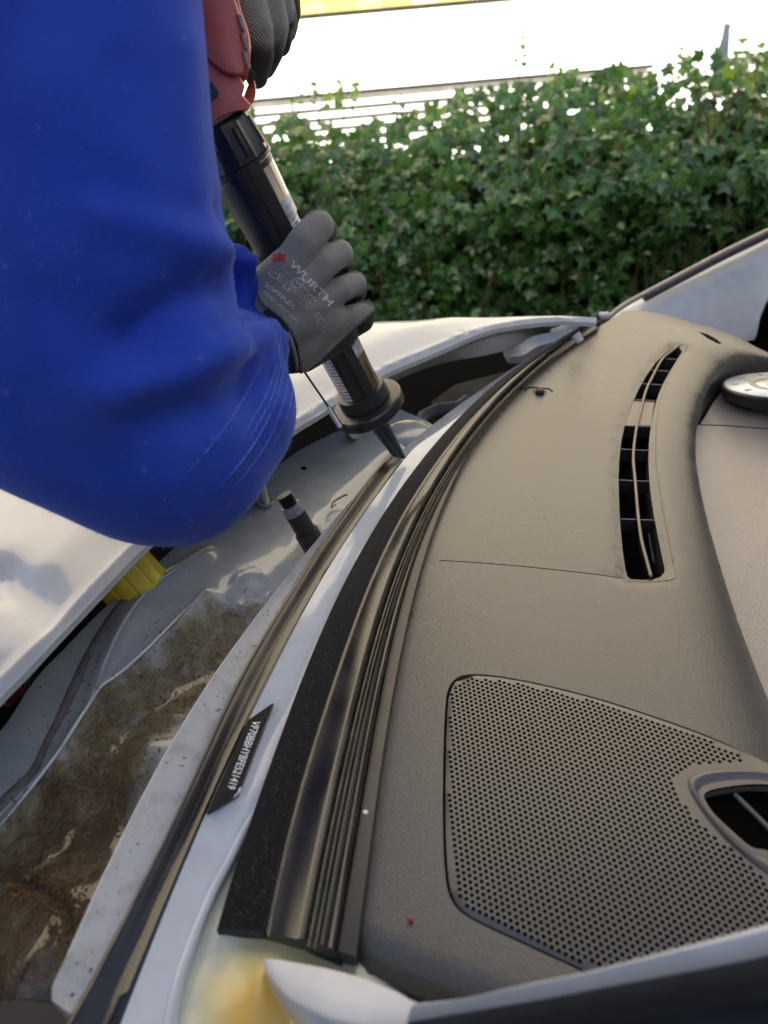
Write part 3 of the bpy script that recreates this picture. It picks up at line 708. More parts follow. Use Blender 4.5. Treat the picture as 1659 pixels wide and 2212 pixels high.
# ---- lower dash on the passenger side
lo = [(1514, 915), (1538, 874), (1566, 838), (1596, 812), (1640, 795), (1760, 788), (2000, 800), (2100, 1700), (1900, 1900), (1700, 1640), (1580, 1440), (1500, 1250), (1470, 1100), (1470, 960)]
louter = [un(x, y, Z0 - .05).xy[:] for x, y in smoothclosed(lo, 120)]
lseam = [(1490, 917), (1560, 919), (1659, 926), (1760, 935)]
lsh = [un(x, y - 1.2, Z0 - .05).xy[:] for x, y in lseam] + [un(x, y + 1.2, Z0 - .05).xy[:] for x, y in reversed(lseam)]
lout = np.array(louter)
plate('lower_dashboard', louter, [lsh], lambda P: np.full(len(P), Z0 - .05) , .02, lowm, car, skirt=.05, depth=.006, wallm=mat('seam_blue_grey', (.06, .065, .075), .5, var=.1, vscale=40), samehole=False)
child(mk('lower_seam_floor', [(*p, Z0 - .054) for p in lsh], [tuple(range(len(lsh)))], mat('seam_blue_grey', (1, 1, 1)), None, False), car)
# round white-faced dial on the shelf
gz = Z0 - .030
gc = un(1684, 834, gz + .006); ga = empty('round_dial', gc); child(ga, car); bpy.context.view_layer.update()
gr = abs((un(1560, 818, gz + .006) - gc).length)
tv, tf = tubemesh([gc + Vector((0, 0, z)) for z in (-.022, -.015, -.004, .001, .002)], [gr * .72, gr * .9, gr * 1.0, gr * 1.0, gr * .96], 48); child(mk('rim', tv, tf, blackp, None), ga)
dialm = mat('dial_face', (.80, .84, .86), .25, var=.06, vscale=60, coat=.4)
tv, tf = tubemesh([gc + Vector((0, 0, z)) for z in (.0015, .0030)], [gr * .955, gr * .945], 48); child(mk('face', tv, tf, dialm, None), ga)
def ring(name, r, w, z, m, par):
    vs = []; fs = []; n = 48
    for rr, zz in ((r, 0), (r, .0008), (r - w, .0008), (r - w, 0)):
        for k in range(n): a_ = 2 * math.pi * k / n; vs.append(gc + Vector((math.cos(a_) * rr, math.sin(a_) * rr, z + zz)))
    for q in range(3):
        for k in range(n): a0 = q * n + k; b0 = q * n + (k + 1) % n; fs.append((a0, b0, b0 + n, a0 + n))
    return child(mk(name, vs, fs, m, None), par)
ring('inner_ring', gr * .52, gr * .10, .0030, mat('dial_ring_bronze', (.45, .40, .28), .35, var=.1, vscale=50), ga)
tm = mat('dial_mark', (.25, .27, .3), .5, var=.1, vscale=50); rm_ = mat('dial_red_mark', (.65, .05, .05), .5, var=.1, vscale=50)
for k in range(10):
    a_ = 2 * math.pi * k / 10 + .3; c0 = gc + Vector((math.cos(a_) * gr * .76, math.sin(a_) * gr * .76, .0034))
    vv, ff = boxmesh(c0, Vector((math.cos(a_), math.sin(a_), 0)) * .004, Vector((-math.sin(a_), math.cos(a_), 0)) * .0018, (0, 0, .0004)); child(mk('dial_mark', vv, ff, tm, None, False), ga)
vv, ff = boxmesh(gc + Vector((-gr * .22, -.002, .0035)), (.001, 0, 0), (0, .005, 0), (0, 0, .0004)); child(mk('red_mark', vv, ff, rm_, None, False), ga)

for o in ga.children:
    for v_ in o.data.vertices: v_.co.z -= .24 * (v_.co.y - gc.y)
# ---- far pillar and dark door opening behind it
def slab(name, pts, th, m, smooth=False):
    n = len(pts); P = [Vector(p) for p in pts]; nr = (P[1] - P[0]).cross(P[-1] - P[0]).normalized()
    if nr.dot(CAM - P[0]) < 0: nr = -nr
    vs = P + [p - nr * th for p in P]; fs = [tuple(range(n)), tuple(range(2 * n - 1, n - 1, -1))] + [(i, i + n, (i + 1) % n + n, (i + 1) % n) for i in range(n)]
    bm = bmesh.new(); bv = [bm.verts.new(p) for p in vs]
    for q in fs: bm.faces.new([bv[i] for i in q])
    bmesh.ops.recalc_face_normals(bm, faces=bm.faces); me = bpy.data.meshes.new(name); bm.to_mesh(me); bm.free()
    return child(link(name, me, m, None, smooth), car)
# curved inner face of the pillar: rows from the outer edge to the inner edge, twisting as it climbs
pe0 = dense([(1318, 690), (1345, 668), (1380, 648), (1450, 611), (1560, 553), (1659, 505), (1900, 388)], 30)
pe1 = dense([(1345, 715), (1440, 722), (1540, 740), (1600, 752), (1630, 735), (1665, 640), (1800, 560)], 30)
vs = []; fs = []; kk = 9
for i in range(30):
    s = i / 29; d0 = 1.26 + .08 * s; d1 = 1.26 + .04 * s
    p = dp(*pe0[i], d0 + .0); q = dp(*pe1[i], d1 - .03)
    nrm = (CAM - (p + q) / 2).normalized()
    for j in range(kk):
        t = j / (kk - 1); vs.append(p.lerp(q, t) + nrm * (.012 * math.sin(math.pi * t) * min(1, s * 3)))
for i in range(29):
    for j in range(kk - 1): a_ = i * kk + j; fs.append((a_, a_ + 1, a_ + kk + 1, a_ + kk))
o = child(mk('windscreen_pillar', vs, fs, white_in, None), car); o['label'] = 'far pillar with bluish white inner face'
m_ = o.modifiers.new('t', 'SOLIDIFY'); m_.thickness = .02; m_.offset = -1
for nm, dy, r, mm in (('pillar_outer_edge', -6, .0045, mat('pillar_edge_beige', (.42, .39, .33), .4, var=.1, vscale=30)), ('pillar_rubber_seal', 2.5, .0070, mat('pillar_seal', (.05, .052, .065), .45, var=.15, vscale=60))):
    q = dense([(1318, 690), (1345, 668), (1380, 648), (1450, 611), (1560, 553), (1659, 505), (1900, 388)], 30)
    tube(nm, [dp(x - 1, y + dy, 1.235 + .08 * i / 29) for i, (x, y) in enumerate(q)][(0 if 'outer' in nm else 4):], r, mm, car, 8)
tube('pillar_bolt_cap', [dp(1294, 684, 1.2), dp(1314, 683, 1.2)], [.007, .007], white, car, 10)
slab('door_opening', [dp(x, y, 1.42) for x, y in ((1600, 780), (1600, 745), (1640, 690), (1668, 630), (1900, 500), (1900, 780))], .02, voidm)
slab('gap_shade_sheet', [dp(x, y, 1.03) for x, y in ((1480, 960), (1500, 840), (1550, 770), (1620, 735), (1950, 725), (1950, 850), (1640, 850), (1575, 880), (1530, 990))], .01, voidm)  # floating black sheet stands in for shade in the gap beside the dash

# ---- near pillar crossing the bottom of the picture
P0 = [(905, 2168), (1010, 2158), (1150, 2125), (1270, 2100), (1451, 2050), (1659, 1992), (1900, 1915)]
P1 = [(880, 2200), (1010, 2178), (1179, 2148), (1320, 2120), (1451, 2094), (1659, 2050), (1900, 1985)]
P2 = [(880, 2260), (1010, 2230), (1179, 2198), (1320, 2172), (1451, 2150), (1659, 2112), (1900, 2060)]
zp = lambda s: 1.06 + .09 * s
loft('near_windscreen_pillar', P0, P1, zp, lambda s: 1.055 + .09 * s, [(0, -.03), (0, -.004), (.06, .0), (.25, .004), (.5, .0055), (.75, .004), (.94, 0), (1, -.004), (1, -.03)], 60, white_in, car)['label'] = 'near pillar, glossy bluish white bar'
loft('door_seal', P1, P2, lambda s: 1.052 + .088 * s, lambda s: 1.045 + .088 * s, [(0, -.03), (0, -.003), (.3, .002), (.6, .002), (.9, -.004), (1, -.008), (1, -.03)], 60, mat('door_seal_rubber', (.02, .024, .028), .6, var=.2, vscale=90), car)
P3 = [(880, 2480), (1010, 2470), (1179, 2460), (1320, 2450), (1451, 2440), (1659, 2430), (1900, 2420)]
loft('door_trim', P2, P3, lambda s: 1.03 + .08 * s, lambda s: 1.02 + .08 * s, [(0, -.03), (0, 0), (.5, .004), (1, 0), (1, -.03)], 40, mat('black_door_trim', (.008, .009, .011), .55, var=.3, vscale=40, bump=.2, bscale=300), car)
# white leaf-shaped pillar foot
L0 = [(568, 2074), (600, 2073), (680, 2085), (770, 2107), (850, 2138), (905, 2166), (960, 2170)]
L1 = [(570, 2080), (590, 2118), (630, 2158), (690, 2190), (760, 2212), (850, 2222), (960, 2215)]
loft('pillar_foot_panel', L0, L1, lambda s: 1.025 + .03 * s, lambda s: 1.022 + .03 * s, [(0, -.012), (0, -.001), (.05, .0008), (.5, .0015), (.93, .0006), (1, -.001), (1, -.012)], 50, white_matte, car)
L2 = [(566, 2076), (580, 2122), (615, 2168), (660, 2205), (730, 2240), (850, 2262), (960, 2250)]
loft('pillar_foot_rim', L1, L2, lambda s: 1.021 + .03 * s, lambda s: 1.012 + .03 * s, [(0, -.012), (0, -.0015), (.2, .0005), (.6, 0), (1, -.006), (1, -.02)], 50, white_in, car)

# ---- aged yellow foam below the ledge
def foammat():
    m = bpy.data.materials.new('aged_foam'); m.use_nodes = True; N = m.node_tree.nodes; L = m.node_tree.links; b = N['Principled BSDF']
    tc = N.new('ShaderNodeTexCoord'); n = N.new('ShaderNodeTexNoise'); n.inputs['Scale'].default_value = 14; n.inputs['Detail'].default_value = 6; L.new(tc.outputs['Object'], n.inputs['Vector'])
    gd = N.new('ShaderNodeVectorMath'); gd.operation = 'DISTANCE'; L.new(tc.outputs['Object'], gd.inputs[0]); gd.inputs[1].default_value = tuple(un(600, 2170, .985))
    mr = N.new('ShaderNodeMapRange'); mr.inputs['From Min'].default_value = .0; mr.inputs['From Max'].default_value = .060; L.new(gd.outputs['Value'], mr.inputs[0])
    ad = N.new('ShaderNodeMath'); ad.operation = 'MULTIPLY_ADD'; ad.inputs[1].default_value = .8; L.new(n.outputs[0], ad.inputs[0]); 
    sb = N.new('ShaderNodeMath'); sb.operation = 'SUBTRACT'; sb.inputs[1].default_value = .4; L.new(mr.outputs[0], sb.inputs[0]); L.new(sb.outputs[0], ad.inputs[2])
    r = N.new('ShaderNodeValToRGB'); L.new(ad.outputs[0], r.inputs[0]); e = r.color_ramp.elements
    e[0].position = .08; e[0].color = (.62, .27, .03, 1); e[1].position = .75; e[1].color = (.50, .52, .44, 1); x = e.new(.32); x.color = (.62, .38, .07, 1); x = e.new(.5); x.color = (.55, .47, .20, 1)
    L.new(r.outputs[0], b.inputs['Base Color']); b.inputs['Roughness'].default_value = .3; b.inputs['Coat Weight'].default_value = .2
    b.inputs['Subsurface Weight'].default_value = .15; b.inputs['Subsurface Radius'].default_value = (.004, .003, .001); b.inputs['Subsurface Scale'].default_value = 1
    bp = N.new('ShaderNodeBump'); bp.inputs['Strength'].default_value = .5; bp.inputs['Distance'].default_value = .003; L.new(n.outputs[0], bp.inputs['Height']); L.new(bp.outputs[0], b.inputs['Normal'])
    return m
foam = [(585, 1680), (620, 1660), (700, 1700), (800, 1900), (900, 2200), (1000, 2330), (330, 2350), (342, 2230), (362, 2150), (388, 2080), (425, 1990), (462, 1910), (500, 1850), (545, 1760)]
fo = [un(x, y, .992).xy[:] for x, y in smoothclosed(foam, 100)]
def zfoam(P):
    d = pdist(np.asarray(P), fo, True); base = .989 + .0115 * np.clip(d / .022, 0, 1) ** .7
    cx = np.array([base[i] + .004 * noise.noise(Vector((P[i][0] * 40, P[i][1] * 40, 0))) * min(1, d[i] / .02) for i in range(len(P))])
    K = pdist(np.asarray(P), [un(x, y, .99).xy[:] for x, y in ((620, 1760), (680, 1900), (780, 2100))])
    return cx - .008 * np.clip(1 - K / .05, 0, 1)
plate('aged_foam_pad', fo, [], zfoam, .005, foammat(), car, skirt=.03)
# raised white moulding line that runs beside the foam
ml = [(585, 1700), (560, 1745), (530, 1790), (500, 1850), (458, 1930), (420, 2020), (388, 2110), (366, 2200), (356, 2260)]
tube('ledge_moulding', [un(x, y, Z0 + .0005) for x, y in dense(ml, 50)], .0026, white_in, car, 10)

# ---- vehicle number plate by the bead, with its number
vp = [(535, 1556), (590, 1518), (513, 1716), (446, 1756)]
ZP = Z0 + .0062
P = [un(x, y, ZP) for x, y in vp]
plq = mk('number_plate', [tuple(p) for p in P] + [tuple(p - Vector((0, 0, .003))) for p in P], [(0, 1, 2, 3)[::-1], (4, 5, 6, 7), (0, 4, 7, 3), (0, 1, 5, 4), (1, 2, 6, 5), (2, 3, 7, 6)], mat('plate_black', (.014, .012, .010), .35, var=.2, vscale=60), None, False)
child(plq, car); plq['label'] = 'black identification plate with white number'
o_ = np.array((547., 1556.)); e_ = np.array((491., 1702.)); dl = (e_ - o_); up = np.array((9.5, 2.5))
tmpv, _ = text_mesh('VF70BBHYBFE521419', lambda x, y: Vector((x, y, 0))); Lx = max(v_.x for v_ in tmpv)
fn = lambda x, y: un(*(o_ + dl * (x / Lx) + up * (y / .7) * 1.7), ZP + .0003)
v, f = text_mesh('VF70BBHYBFE521419', fn, .012); t_ = child(mk('plate_lettering', v, f, mat('white_print', (.75, .76, .78), .5, var=.03, vscale=50), None, False), plq)
# corner clips of the plate
for (a_, b_) in (((600, 1508), (590, 1540)), ((520, 1702), (505, 1722))):
    tube('plate_clip', [un(*a_, ZP - .001), un((a_[0] + b_[0]) / 2 + 3, (a_[1] + b_[1]) / 2, ZP + .001), un(*b_, ZP - .001)], .0008, white_in, car, 6)

# ---- scuttle tray with pressed ribs, bowls and dirt
def traymat():
    m = bpy.data.materials.new('dirty_scuttle_paint'); m.use_nodes = True; N = m.node_tree.nodes; L = m.node_tree.links; b = N['Principled BSDF']
    tc = N.new('ShaderNodeTexCoord')
    def noi(sc, det=6, rough=.6, dist=0):
        n = N.new('ShaderNodeTexNoise'); n.inputs['Scale'].default_value = sc; n.inputs['Detail'].default_value = det; n.inputs['Roughness'].default_value = rough; n.inputs['Distortion'].default_value = dist
        L.new(tc.outputs['Object'], n.inputs['Vector']); return n.outputs[0]
    def mth(op, a, b_=None, c=None):
        q = N.new('ShaderNodeMath'); q.operation = op
        for i, x in enumerate((a, b_, c)):
            if x is None: continue
            if isinstance(x, (int, float)): q.inputs[i].default_value = x
            else: L.new(x, q.inputs[i])
        return q.outputs[0]
    def ramp(x, p0, c0, p1, c1):
        r = N.new('ShaderNodeValToRGB'); L.new(x, r.inputs[0]); e = r.color_ramp.elements; e[0].position = p0; e[0].color = (*c0, 1); e[1].position = p1; e[1].color = (*c1, 1); return r.outputs[0]
    def mix(f, a, b_):
        q = N.new('ShaderNodeMixRGB')
        for i, x in enumerate((f, a, b_)):
            if isinstance(x, tuple): q.inputs[i].default_value = (*x, 1)
            elif isinstance(x, (int, float)): q.inputs[i].default_value = x
            else: L.new(x, q.inputs[i])
        return q.outputs[0]
    at = N.new('ShaderNodeAttribute'); at.attribute_name = 'wet'      # where silt has settled: low bowls of the tray
    d = mth('ADD', at.outputs['Fac'], mth('MULTIPLY_ADD', noi(16, 8, .7), .9, -.45))
    paint = ramp(noi(9, 5), .35, (.21, .25, .285), .7, (.33, .36, .385))
    st1 = ramp(noi(28, 8, .75, 1.5), .32, (.075, .058, .022), .68, (.19, .18, .13))
    st2 = ramp(noi(60, 8, .8, 2.5), .35, (.030, .018, .008), .75, (.12, .085, .038))
    c = mix(ramp(d, .22, (0, 0, 0), .50, (1, 1, 1)), paint, st1)
    c = mix(ramp(d, .70, (0, 0, 0), 1.15, (.95, .95, .95)), c, st2)
    sp_ = mth('MULTIPLY', ramp(noi(230, 3, .5), .63, (0, 0, 0), .69, (1, 1, 1)), ramp(d, .15, (0, 0, 0), .5, (1, 1, 1)))
    c = mix(sp_, c, (.045, .028, .016))
    smud = mth('MULTIPLY', ramp(noi(22, 6, .7), .50, (0, 0, 0), .72, (1, 1, 1)), .35)
    c = mix(smud, c, (.36, .30, .22))
    L.new(c, b.inputs['Base Color'])
    rr = N.new('ShaderNodeMapRange'); rr.inputs['To Min'].default_value = .24; rr.inputs['To Max'].default_value = .42; L.new(d, rr.inputs[0]); L.new(rr.outputs[0], b.inputs['Roughness'])
    b.inputs['Coat Weight'].default_value = .8; b.inputs['Coat Roughness'].default_value = .07; b.inputs['Specular IOR Level'].default_value = .35
    bp = N.new('ShaderNodeBump'); bp.inputs['Strength'].default_value = 1; bp.inputs['Distance'].default_value = .006; L.new(mth('MULTIPLY', noi(75, 5, .6, 2), ramp(d, .2, (.1, .1, .1), .8, (1, 1, 1))), bp.inputs['Height']); L.new(bp.outputs[0], b.inputs['Normal'])
    return m
ZT = .965
C1 = lambda x, y: ((x / 1.843) / 1.1573, (1100 + y / 1.843) / 1.1573)
TE = [(-330, 2000), (-100, 1700), (0, 1579), (70, 1476), (155, 1391), (234, 1316), (328, 1237), (366, 1204), (450, 1130), (555, 1050), (620, 1000), (680, 963), (740, 935), (800, 915), (860, 890)]
TEd = dense(TE, 90)
TR = [(x + 16, y + 12) for x, y in dense(F0, 80)][::-1]
touter = [un(x, y, ZT).xy[:] for x, y in TEd]
# right side: tucks under the flange
tr = [un(x, y, ZT).xy[:] for x, y in TR if y > 905]
touter2 = touter + tr + [un(x, y, ZT).xy[:] for x, y in ((-100, 2500), (-400, 2450))]
rib1 = [un(*q, ZT).xy[:] for q in dense([C1(200, 1475), C1(330, 1260), C1(400, 1130), C1(480, 1000), C1(560, 870), C1(640, 760), C1(740, 670), C1(860, 590), C1(950, 530)], 40)]
rib1 = [un(*q, ZT).xy[:] for q in ((-90, 1850), (0, 1738))] + rib1
rib2 = [un(*q, ZT).xy[:] for q in dense([C1(280, 1475), C1(370, 1330), C1(430, 1230), C1(480, 1170), C1(560, 1100), C1(680, 990), C1(800, 870), C1(900, 770), C1(960, 700)], 40)]
rib2 = [un(*q, ZT).xy[:] for q in ((-70, 1880), (28, 1771))] + rib2
bowl1 = np.array(un(330, 1590, ZT).xy); bowl2 = np.array(un(50, 1990, ZT).xy)
pool = [un(x, y, ZT).xy[:] for x, y in ((500, 1380), (400, 1430), (300, 1500), (215, 1540), (180, 1640), (130, 1760), (60, 1900), (-60, 2050))]
crease = [un(*C1(*q), ZT).xy[:] for q in ((470, 1175), (600, 1160), (700, 1180), (800, 1200), (880, 1250))]
arc = [un((x / 1.843) / 1.1573, (1800 + y / 1.843) / 1.1573, ZT).xy[:] for x, y in ((0, 640), (60, 660), (150, 710), (230, 770), (280, 830), (310, 900), (312, 980), (290, 1060))]
flg = [un(x, y, ZT).xy[:] for x, y in TR]
def ztray(P):
    P = np.asarray(P, float)
    e = pdist(P, touter); d1 = pdist(P, rib1); d2 = pdist(P, rib2); df = pdist(P, flg)
    z = np.full(len(P), ZT)
    z += .005 * np.exp(-(e / .012) ** 2)
    z += .007 * np.exp(-(d1 / .010) ** 2) + .006 * np.exp(-(d2 / .006) ** 2)
    # the trough falls away between rib and flange
    dpz = pdist(P, pool); z -= .034 * np.exp(-(dpz / .055) ** 2) * np.clip(d2 / .02, 0, 1)
    z -= .012 * np.clip(1 - df / .03, 0, 1)
    z += .012 * np.exp(-(np.linalg.norm(P - bowl1, axis=1) / .035) ** 2)
    dn = np.linalg.norm(P - bowl2, axis=1); z += .022 * np.exp(-(dn / .045) ** 4)
    z += .006 * np.exp(-(pdist(P, crease) / .006) ** 2)
    z -= .008 * np.exp(-(pdist(P, arc) / .004) ** 2)
    z += np.array([.0012 * noise.noise(Vector((p[0] * 18, p[1] * 18, 1))) + .0004 * noise.noise(Vector((p[0] * 60, p[1] * 60, 1))) for p in P])
    dd = np.linalg.norm(P - np.array(un(*C1(1150, 660), ZT).xy), axis=1)
    z += .0025 * (np.exp(-((dd - .018) / .002) ** 2)) - .001 * (dd < .018)
    return z
sqh = U([(648, 1011), (657, 1007), (664, 1012), (655, 1016)]); sqh = [un(x, y, ZT).xy[:] for x, y in ((648, 1011), (657, 1007), (665, 1012), (656, 1016))]
tray = plate('scuttle_tray', touter2, [sqh], ztray, .0045, traymat(), car, skirt=.05, depth=.01, wallm=voidm, samehole=False)
vv = np.array([v.co[:2] for v in tray.data.vertices]); att = tray.data.attributes.new('wet', 'FLOAT', 'POINT')
dpz = pdist(vv, pool); w1 = np.exp(-(dpz / .075) ** 2); below = vv[:, 1]
reg = [un(*q, ZT).xy[:] for q in [C1(960, 700), C1(900, 770), C1(800, 870), C1(680, 990), C1(560, 1100), C1(480, 1170), C1(430, 1230), C1(370, 1330), C1(280, 1475), (28, 1771), (-70, 1880), (-400, 2200), (-400, 2600), (100, 2500), (130, 2040), (250, 1790), (400, 1500), (560, 1290)]]
ins = pip(vv, reg); dr = pdist(vv, reg, True); sgd = np.where(ins, dr, -dr)
tt = np.clip((un(560, 1300, ZT).y - vv[:, 1]) / (un(560, 1300, ZT).y - un(60, 1980, ZT).y), 0, 1.2)
wet = np.clip(.5 + (sgd + np.array([.010 * noise.noise(Vector((p[0] * 45, p[1] * 45, 3))) + .006 * noise.noise(Vector((p[0] * 110, p[1] * 110, 3))) for p in vv])) / .024, 0, 1) * (.55 + .75 * tt)
sp1 = np.linalg.norm(vv - np.array(un(262, 1500, ZT).xy), axis=1); wet = np.maximum(wet, .5 * np.exp(-(sp1 / .012) ** 2))
wet = wet * (1 - .55 * np.exp(-(np.linalg.norm(vv - bowl1, axis=1) / .03) ** 2))
att.data.foreach_set('value', wet.astype(np.float32))
# strip of grey seam sealer
sa = [C1(85, 1475), C1(160, 1330), C1(230, 1200), C1(300, 1080), C1(390, 950), C1(490, 820), C1(600, 700), C1(660, 640)]
sb_ = [C1(140, 1475), C1(200, 1330), C1(270, 1210), C1(345, 1100), C1(440, 960), C1(540, 830), C1(620, 710), C1(665, 645)]
sa = [(-90, 1810), (-15, 1705)] + sa; sb_ = [(-60, 1825), (8, 1722)] + sb_
A = dense(sa, 70); B = dense(sb_, 70); vs = []; fs = []
rows = [np.array([un(*(A[i] * (1 - t) + B[i] * t), ZT).xy[:] for i in range(70)]) for t in (0, .2, .5, .8, 1)]
zz = [ztray(r) + d for r, d in zip(rows, (-.002, .0012, .0018, .0012, -.002))]
for i in range(70):
    for r in range(5): vs.append((rows[r][i][0], rows[r][i][1], zz[r][i]))
for i in range(69):
    for r in range(4): a_ = i * 5 + r; fs.append((a_, a_ + 5, a_ + 6, a_ + 1))
child(mk('seam_sealer', vs, fs, sealer, None), car)
ribm = mat('rib_highlight_paint', (.40, .43, .46), .2, var=.15, vscale=60, coat=.6)  # lighter tubes along the pressed ribs: highlight put into their colour
for nm_, rb_, rr_ in (('rib_highlight', rib1, .0016), ('rib_highlight', rib2, .0013)):
    rb_ = np.array([q for q in rb_]); rb_ = dense(rb_, 120, False)
    for _ in range(30): rb_[1:-1] = .25 * rb_[:-2] + .5 * rb_[1:-1] + .25 * rb_[2:]
    zz_ = ztray(rb_)
    for _ in range(12): zz_[1:-1] = .25 * zz_[:-2] + .5 * zz_[1:-1] + .25 * zz_[2:]
    tube(nm_, [Vector((q[0], q[1], z_ - rr_ * .1)) for q, z_ in zip(rb_, zz_)], [rr_ * (min(1, i * .03, (119 - i) * .03)) + .0002 for i in range(120)], ribm, car, 8)
# bulkhead stud, wiper spindle, cable clip
def zt(x, y): return float(ztray(np.array([un(x, y, ZT).xy[:]]))[0])
s0 = un(573, 1083, ZT + .004); s1 = dp(565, 1046, (proj(s0)[2]) - .012)
tube('stud', [s0, s0.lerp(s1, .85), s1], [.0042, .0040, .0030], metal, car, 12); tube('stud_washer', [s0 - Vector((0, 0, .002)), s0 + Vector((0, 0, .0018))], .0095, metal, car, 20)
w0 = dp(695, 1205, proj(un(695, 1205, ZT))[2]); w1 = dp(613, 1068, proj(w0)[2] - .03)
ws = empty('wiper_spindle', w0); child(ws, car); bpy.context.view_layer.update()
def seg_(a_, b_, r, m, nm, n=2, seg=16, rr=None): tube(nm, [w0.lerp(w1, a_ + (b_ - a_) * k / (n - 1)) for k in range(n)], rr or r, m, ws, seg, 30)
seg_(0, .42, .0118, gunblk, 'sleeve'); seg_(.40, .70, .0098, blackp, 'shaft'); 
seg_(.68, .84, .0094, mat('knurled_metal', (.28, .30, .33), .5, .6, var=.5, vscale=700, bump=1, bscale=900, bdist=.001), 'knurl', 2)
seg_(.83, 1.0, .0078, steel, 'thread', 25, 16, [.0078 if k % 2 else .0066 for k in range(25)])
cl = [(725, 1090), (716, 1096), (718, 1086), (728, 1078), (744, 1070), (750, 1068)]
tube('wire_clip', [un(x, y, ZT + .008) for x, y in cl], .0012, mat('old_wire', (.14, .12, .09), .6, var=.2, vscale=50), car, 6)
tube('small_stud', [un(660 - 2, 1178, ZT + .001), un(660 - 2, 1178, ZT + .003)], .0018, steel, car, 8)
tube('hidden_bolt', [un(765, 937, ZT), un(765, 937, ZT + .012)], [.009, .006], metal, car, 12)
# domed strut top beyond the nozzle
dm = un(880, 945, ZT - .01); R_ = (un(930, 945, ZT) - dm).length
pr = [(-.04, 1.0), (-.002, 1.0), (.004, .96), (.010, .8), (.014, .5), (.015, .05)]
tube('strut_dome', [dm + Vector((0, 0, z)) for z, _ in pr], [R_ * 1.02 * r for _, r in pr], traymat(), car, 40); 
bpy.data.objects['strut_dome'].data.attributes.new('wet', 'FLOAT', 'POINT')

slab('lower_black_panel', [un(x, y, .965) for x, y in ((-300, 2175), (60, 2160), (120, 2172), (165, 2190), (260, 2190), (260, 2500), (-300, 2500))], .02, blackp)
# ---- engine bay seen through the gap
BAY = .80
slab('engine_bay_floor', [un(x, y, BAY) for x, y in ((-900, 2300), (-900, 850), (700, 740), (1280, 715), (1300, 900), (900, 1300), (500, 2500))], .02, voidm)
slab('bulkhead_ledge', [un(x, y, .92) for x, y in ((955, 975), (985, 908), (1060, 868), (1090, 850), (1240, 765), (1180, 815), (1050, 900))], .05, greym)
slab('air_duct', [un(x, y, .90) for x, y in ((938, 905), (1000, 845), (1180, 790), (1240, 775), (1180, 810), (1060, 850))], .06, greyd)
slab('bay_cover', [un(x, y, .93) for x, y in ((958, 905), (930, 868), (985, 830), (1200, 775), (1190, 800), (1060, 840))], .03, mat('bay_cover_grey', (.018, .020, .024), .8, spec=.1, var=.4, vscale=30))
tube('bay_hose', [un(x, y, .935) for x, y in ((905, 925), (915, 900), (945, 885), (990, 880), (1010, 865))], .009, greym, car, 12)
# hood hinge arm: cranked pressed channel
ha = [(1088, 752), (1112, 746), (1140, 730), (1170, 722), (1200, 718), (1238, 712)]
hb = [(1100, 772), (1130, 768), (1160, 750), (1190, 742), (1215, 738), (1240, 735)]
loft('hinge_arm', ha, hb, .965, .955, [(0, -.01), (0, 0), (.15, .003), (.3, -.001), (.85, -.002), (1, .001), (1, -.01)], 30, mat('hinge_paint', (.40, .43, .47), .4, var=.15, vscale=40), car)
loft('hinge_lower_arm', [(1190, 708), (1220, 700), (1250, 692), (1275, 688)], [(1195, 716), (1225, 710), (1255, 702), (1280, 697)], .965, .96, [(0, -.01), (0, 0), (.5, .002), (1, 0), (1, -.01)], 16, mat('hinge_paint', (1, 1, 1)), car)
tube('hinge_bolt', [dp(1243, 722, .95), dp(1255, 738, .95)], [.006, .005], mat('hinge_paint', (1, 1, 1)), car, 10)
tube('bay_cap', [un(1265, 712, .95), un(1266, 705, .965)], [.013, .011], mat('bay_cap_brown', (.16, .13, .09), .5, var=.3, vscale=50), car, 16)
for q in ((1098, 775), (1135, 782), (1180, 770)): tube('bay_bolt', [un(*q, .93), un(q[0], q[1] - 6, .945)], [.005, .004], greym, car, 8)
# yellow reservoir cap
cA = dp(220, 1295, .60); cB = dp(330, 1218, .66)
cap = empty('reservoir_cap', cA); child(cap, car); bpy.context.view_layer.update()
ax = (RM @ Vector((-.52, .76, .38))).normalized(); cc = dp(270, 1240, proj(un(262, 1236, .975))[2]); crr = px(66, proj(un(262, 1236, .955))[2])
sI = ax.cross(Vector((0, 1, 0))).normalized(); tI = ax.cross(sI)
vs = []; fs = []; ns = 96
lev = [(-.016, 1.02), (-.014, 1.05), (-.012, 1.0), (.004, 1.0), (.007, .97), (.008, .9), (.0082, .0)]
for dz, rr in lev:
    for k in range(ns):
        a_ = 2 * math.pi * k / ns; g_ = 1 - (.035 if (k % 8) in (0,) and abs(rr - 1) < .035 and dz > -.014 else 0)
        vs.append(cc + ax * dz * 1.35 + (sI * math.cos(a_) + tI * math.sin(a_)) * crr * rr * g_)
for r in range(len(lev) - 1):
    for k in range(ns): a0 = r * ns + k; b0 = r * ns + (k + 1) % ns; fs.append((a0, b0, b0 + ns, a0 + ns))
child(mk('cap_body', vs, fs, yellow, None, True, 30), cap)
tube('reservoir_neck', [cc - ax * .03, cc - ax * .015], crr * .8, blackp, cap, 32)
slab('orange_tag', [un(x, y, .93) for x, y in ((-20, 1500), (30, 1470), (44, 1478), (10, 1512))], .01, redlens)
tube('bay_hose', [un(x, y, .90) for x, y in ((60, 1520), (120, 1425), (150, 1390), (200, 1350))], .012, greyd, car, 12)
tube('cable_tie', [un(x, y, .94) for x, y in ((252, 1262 + 12), (262, 1285), (268, 1296))], .0015, greym, car, 6)

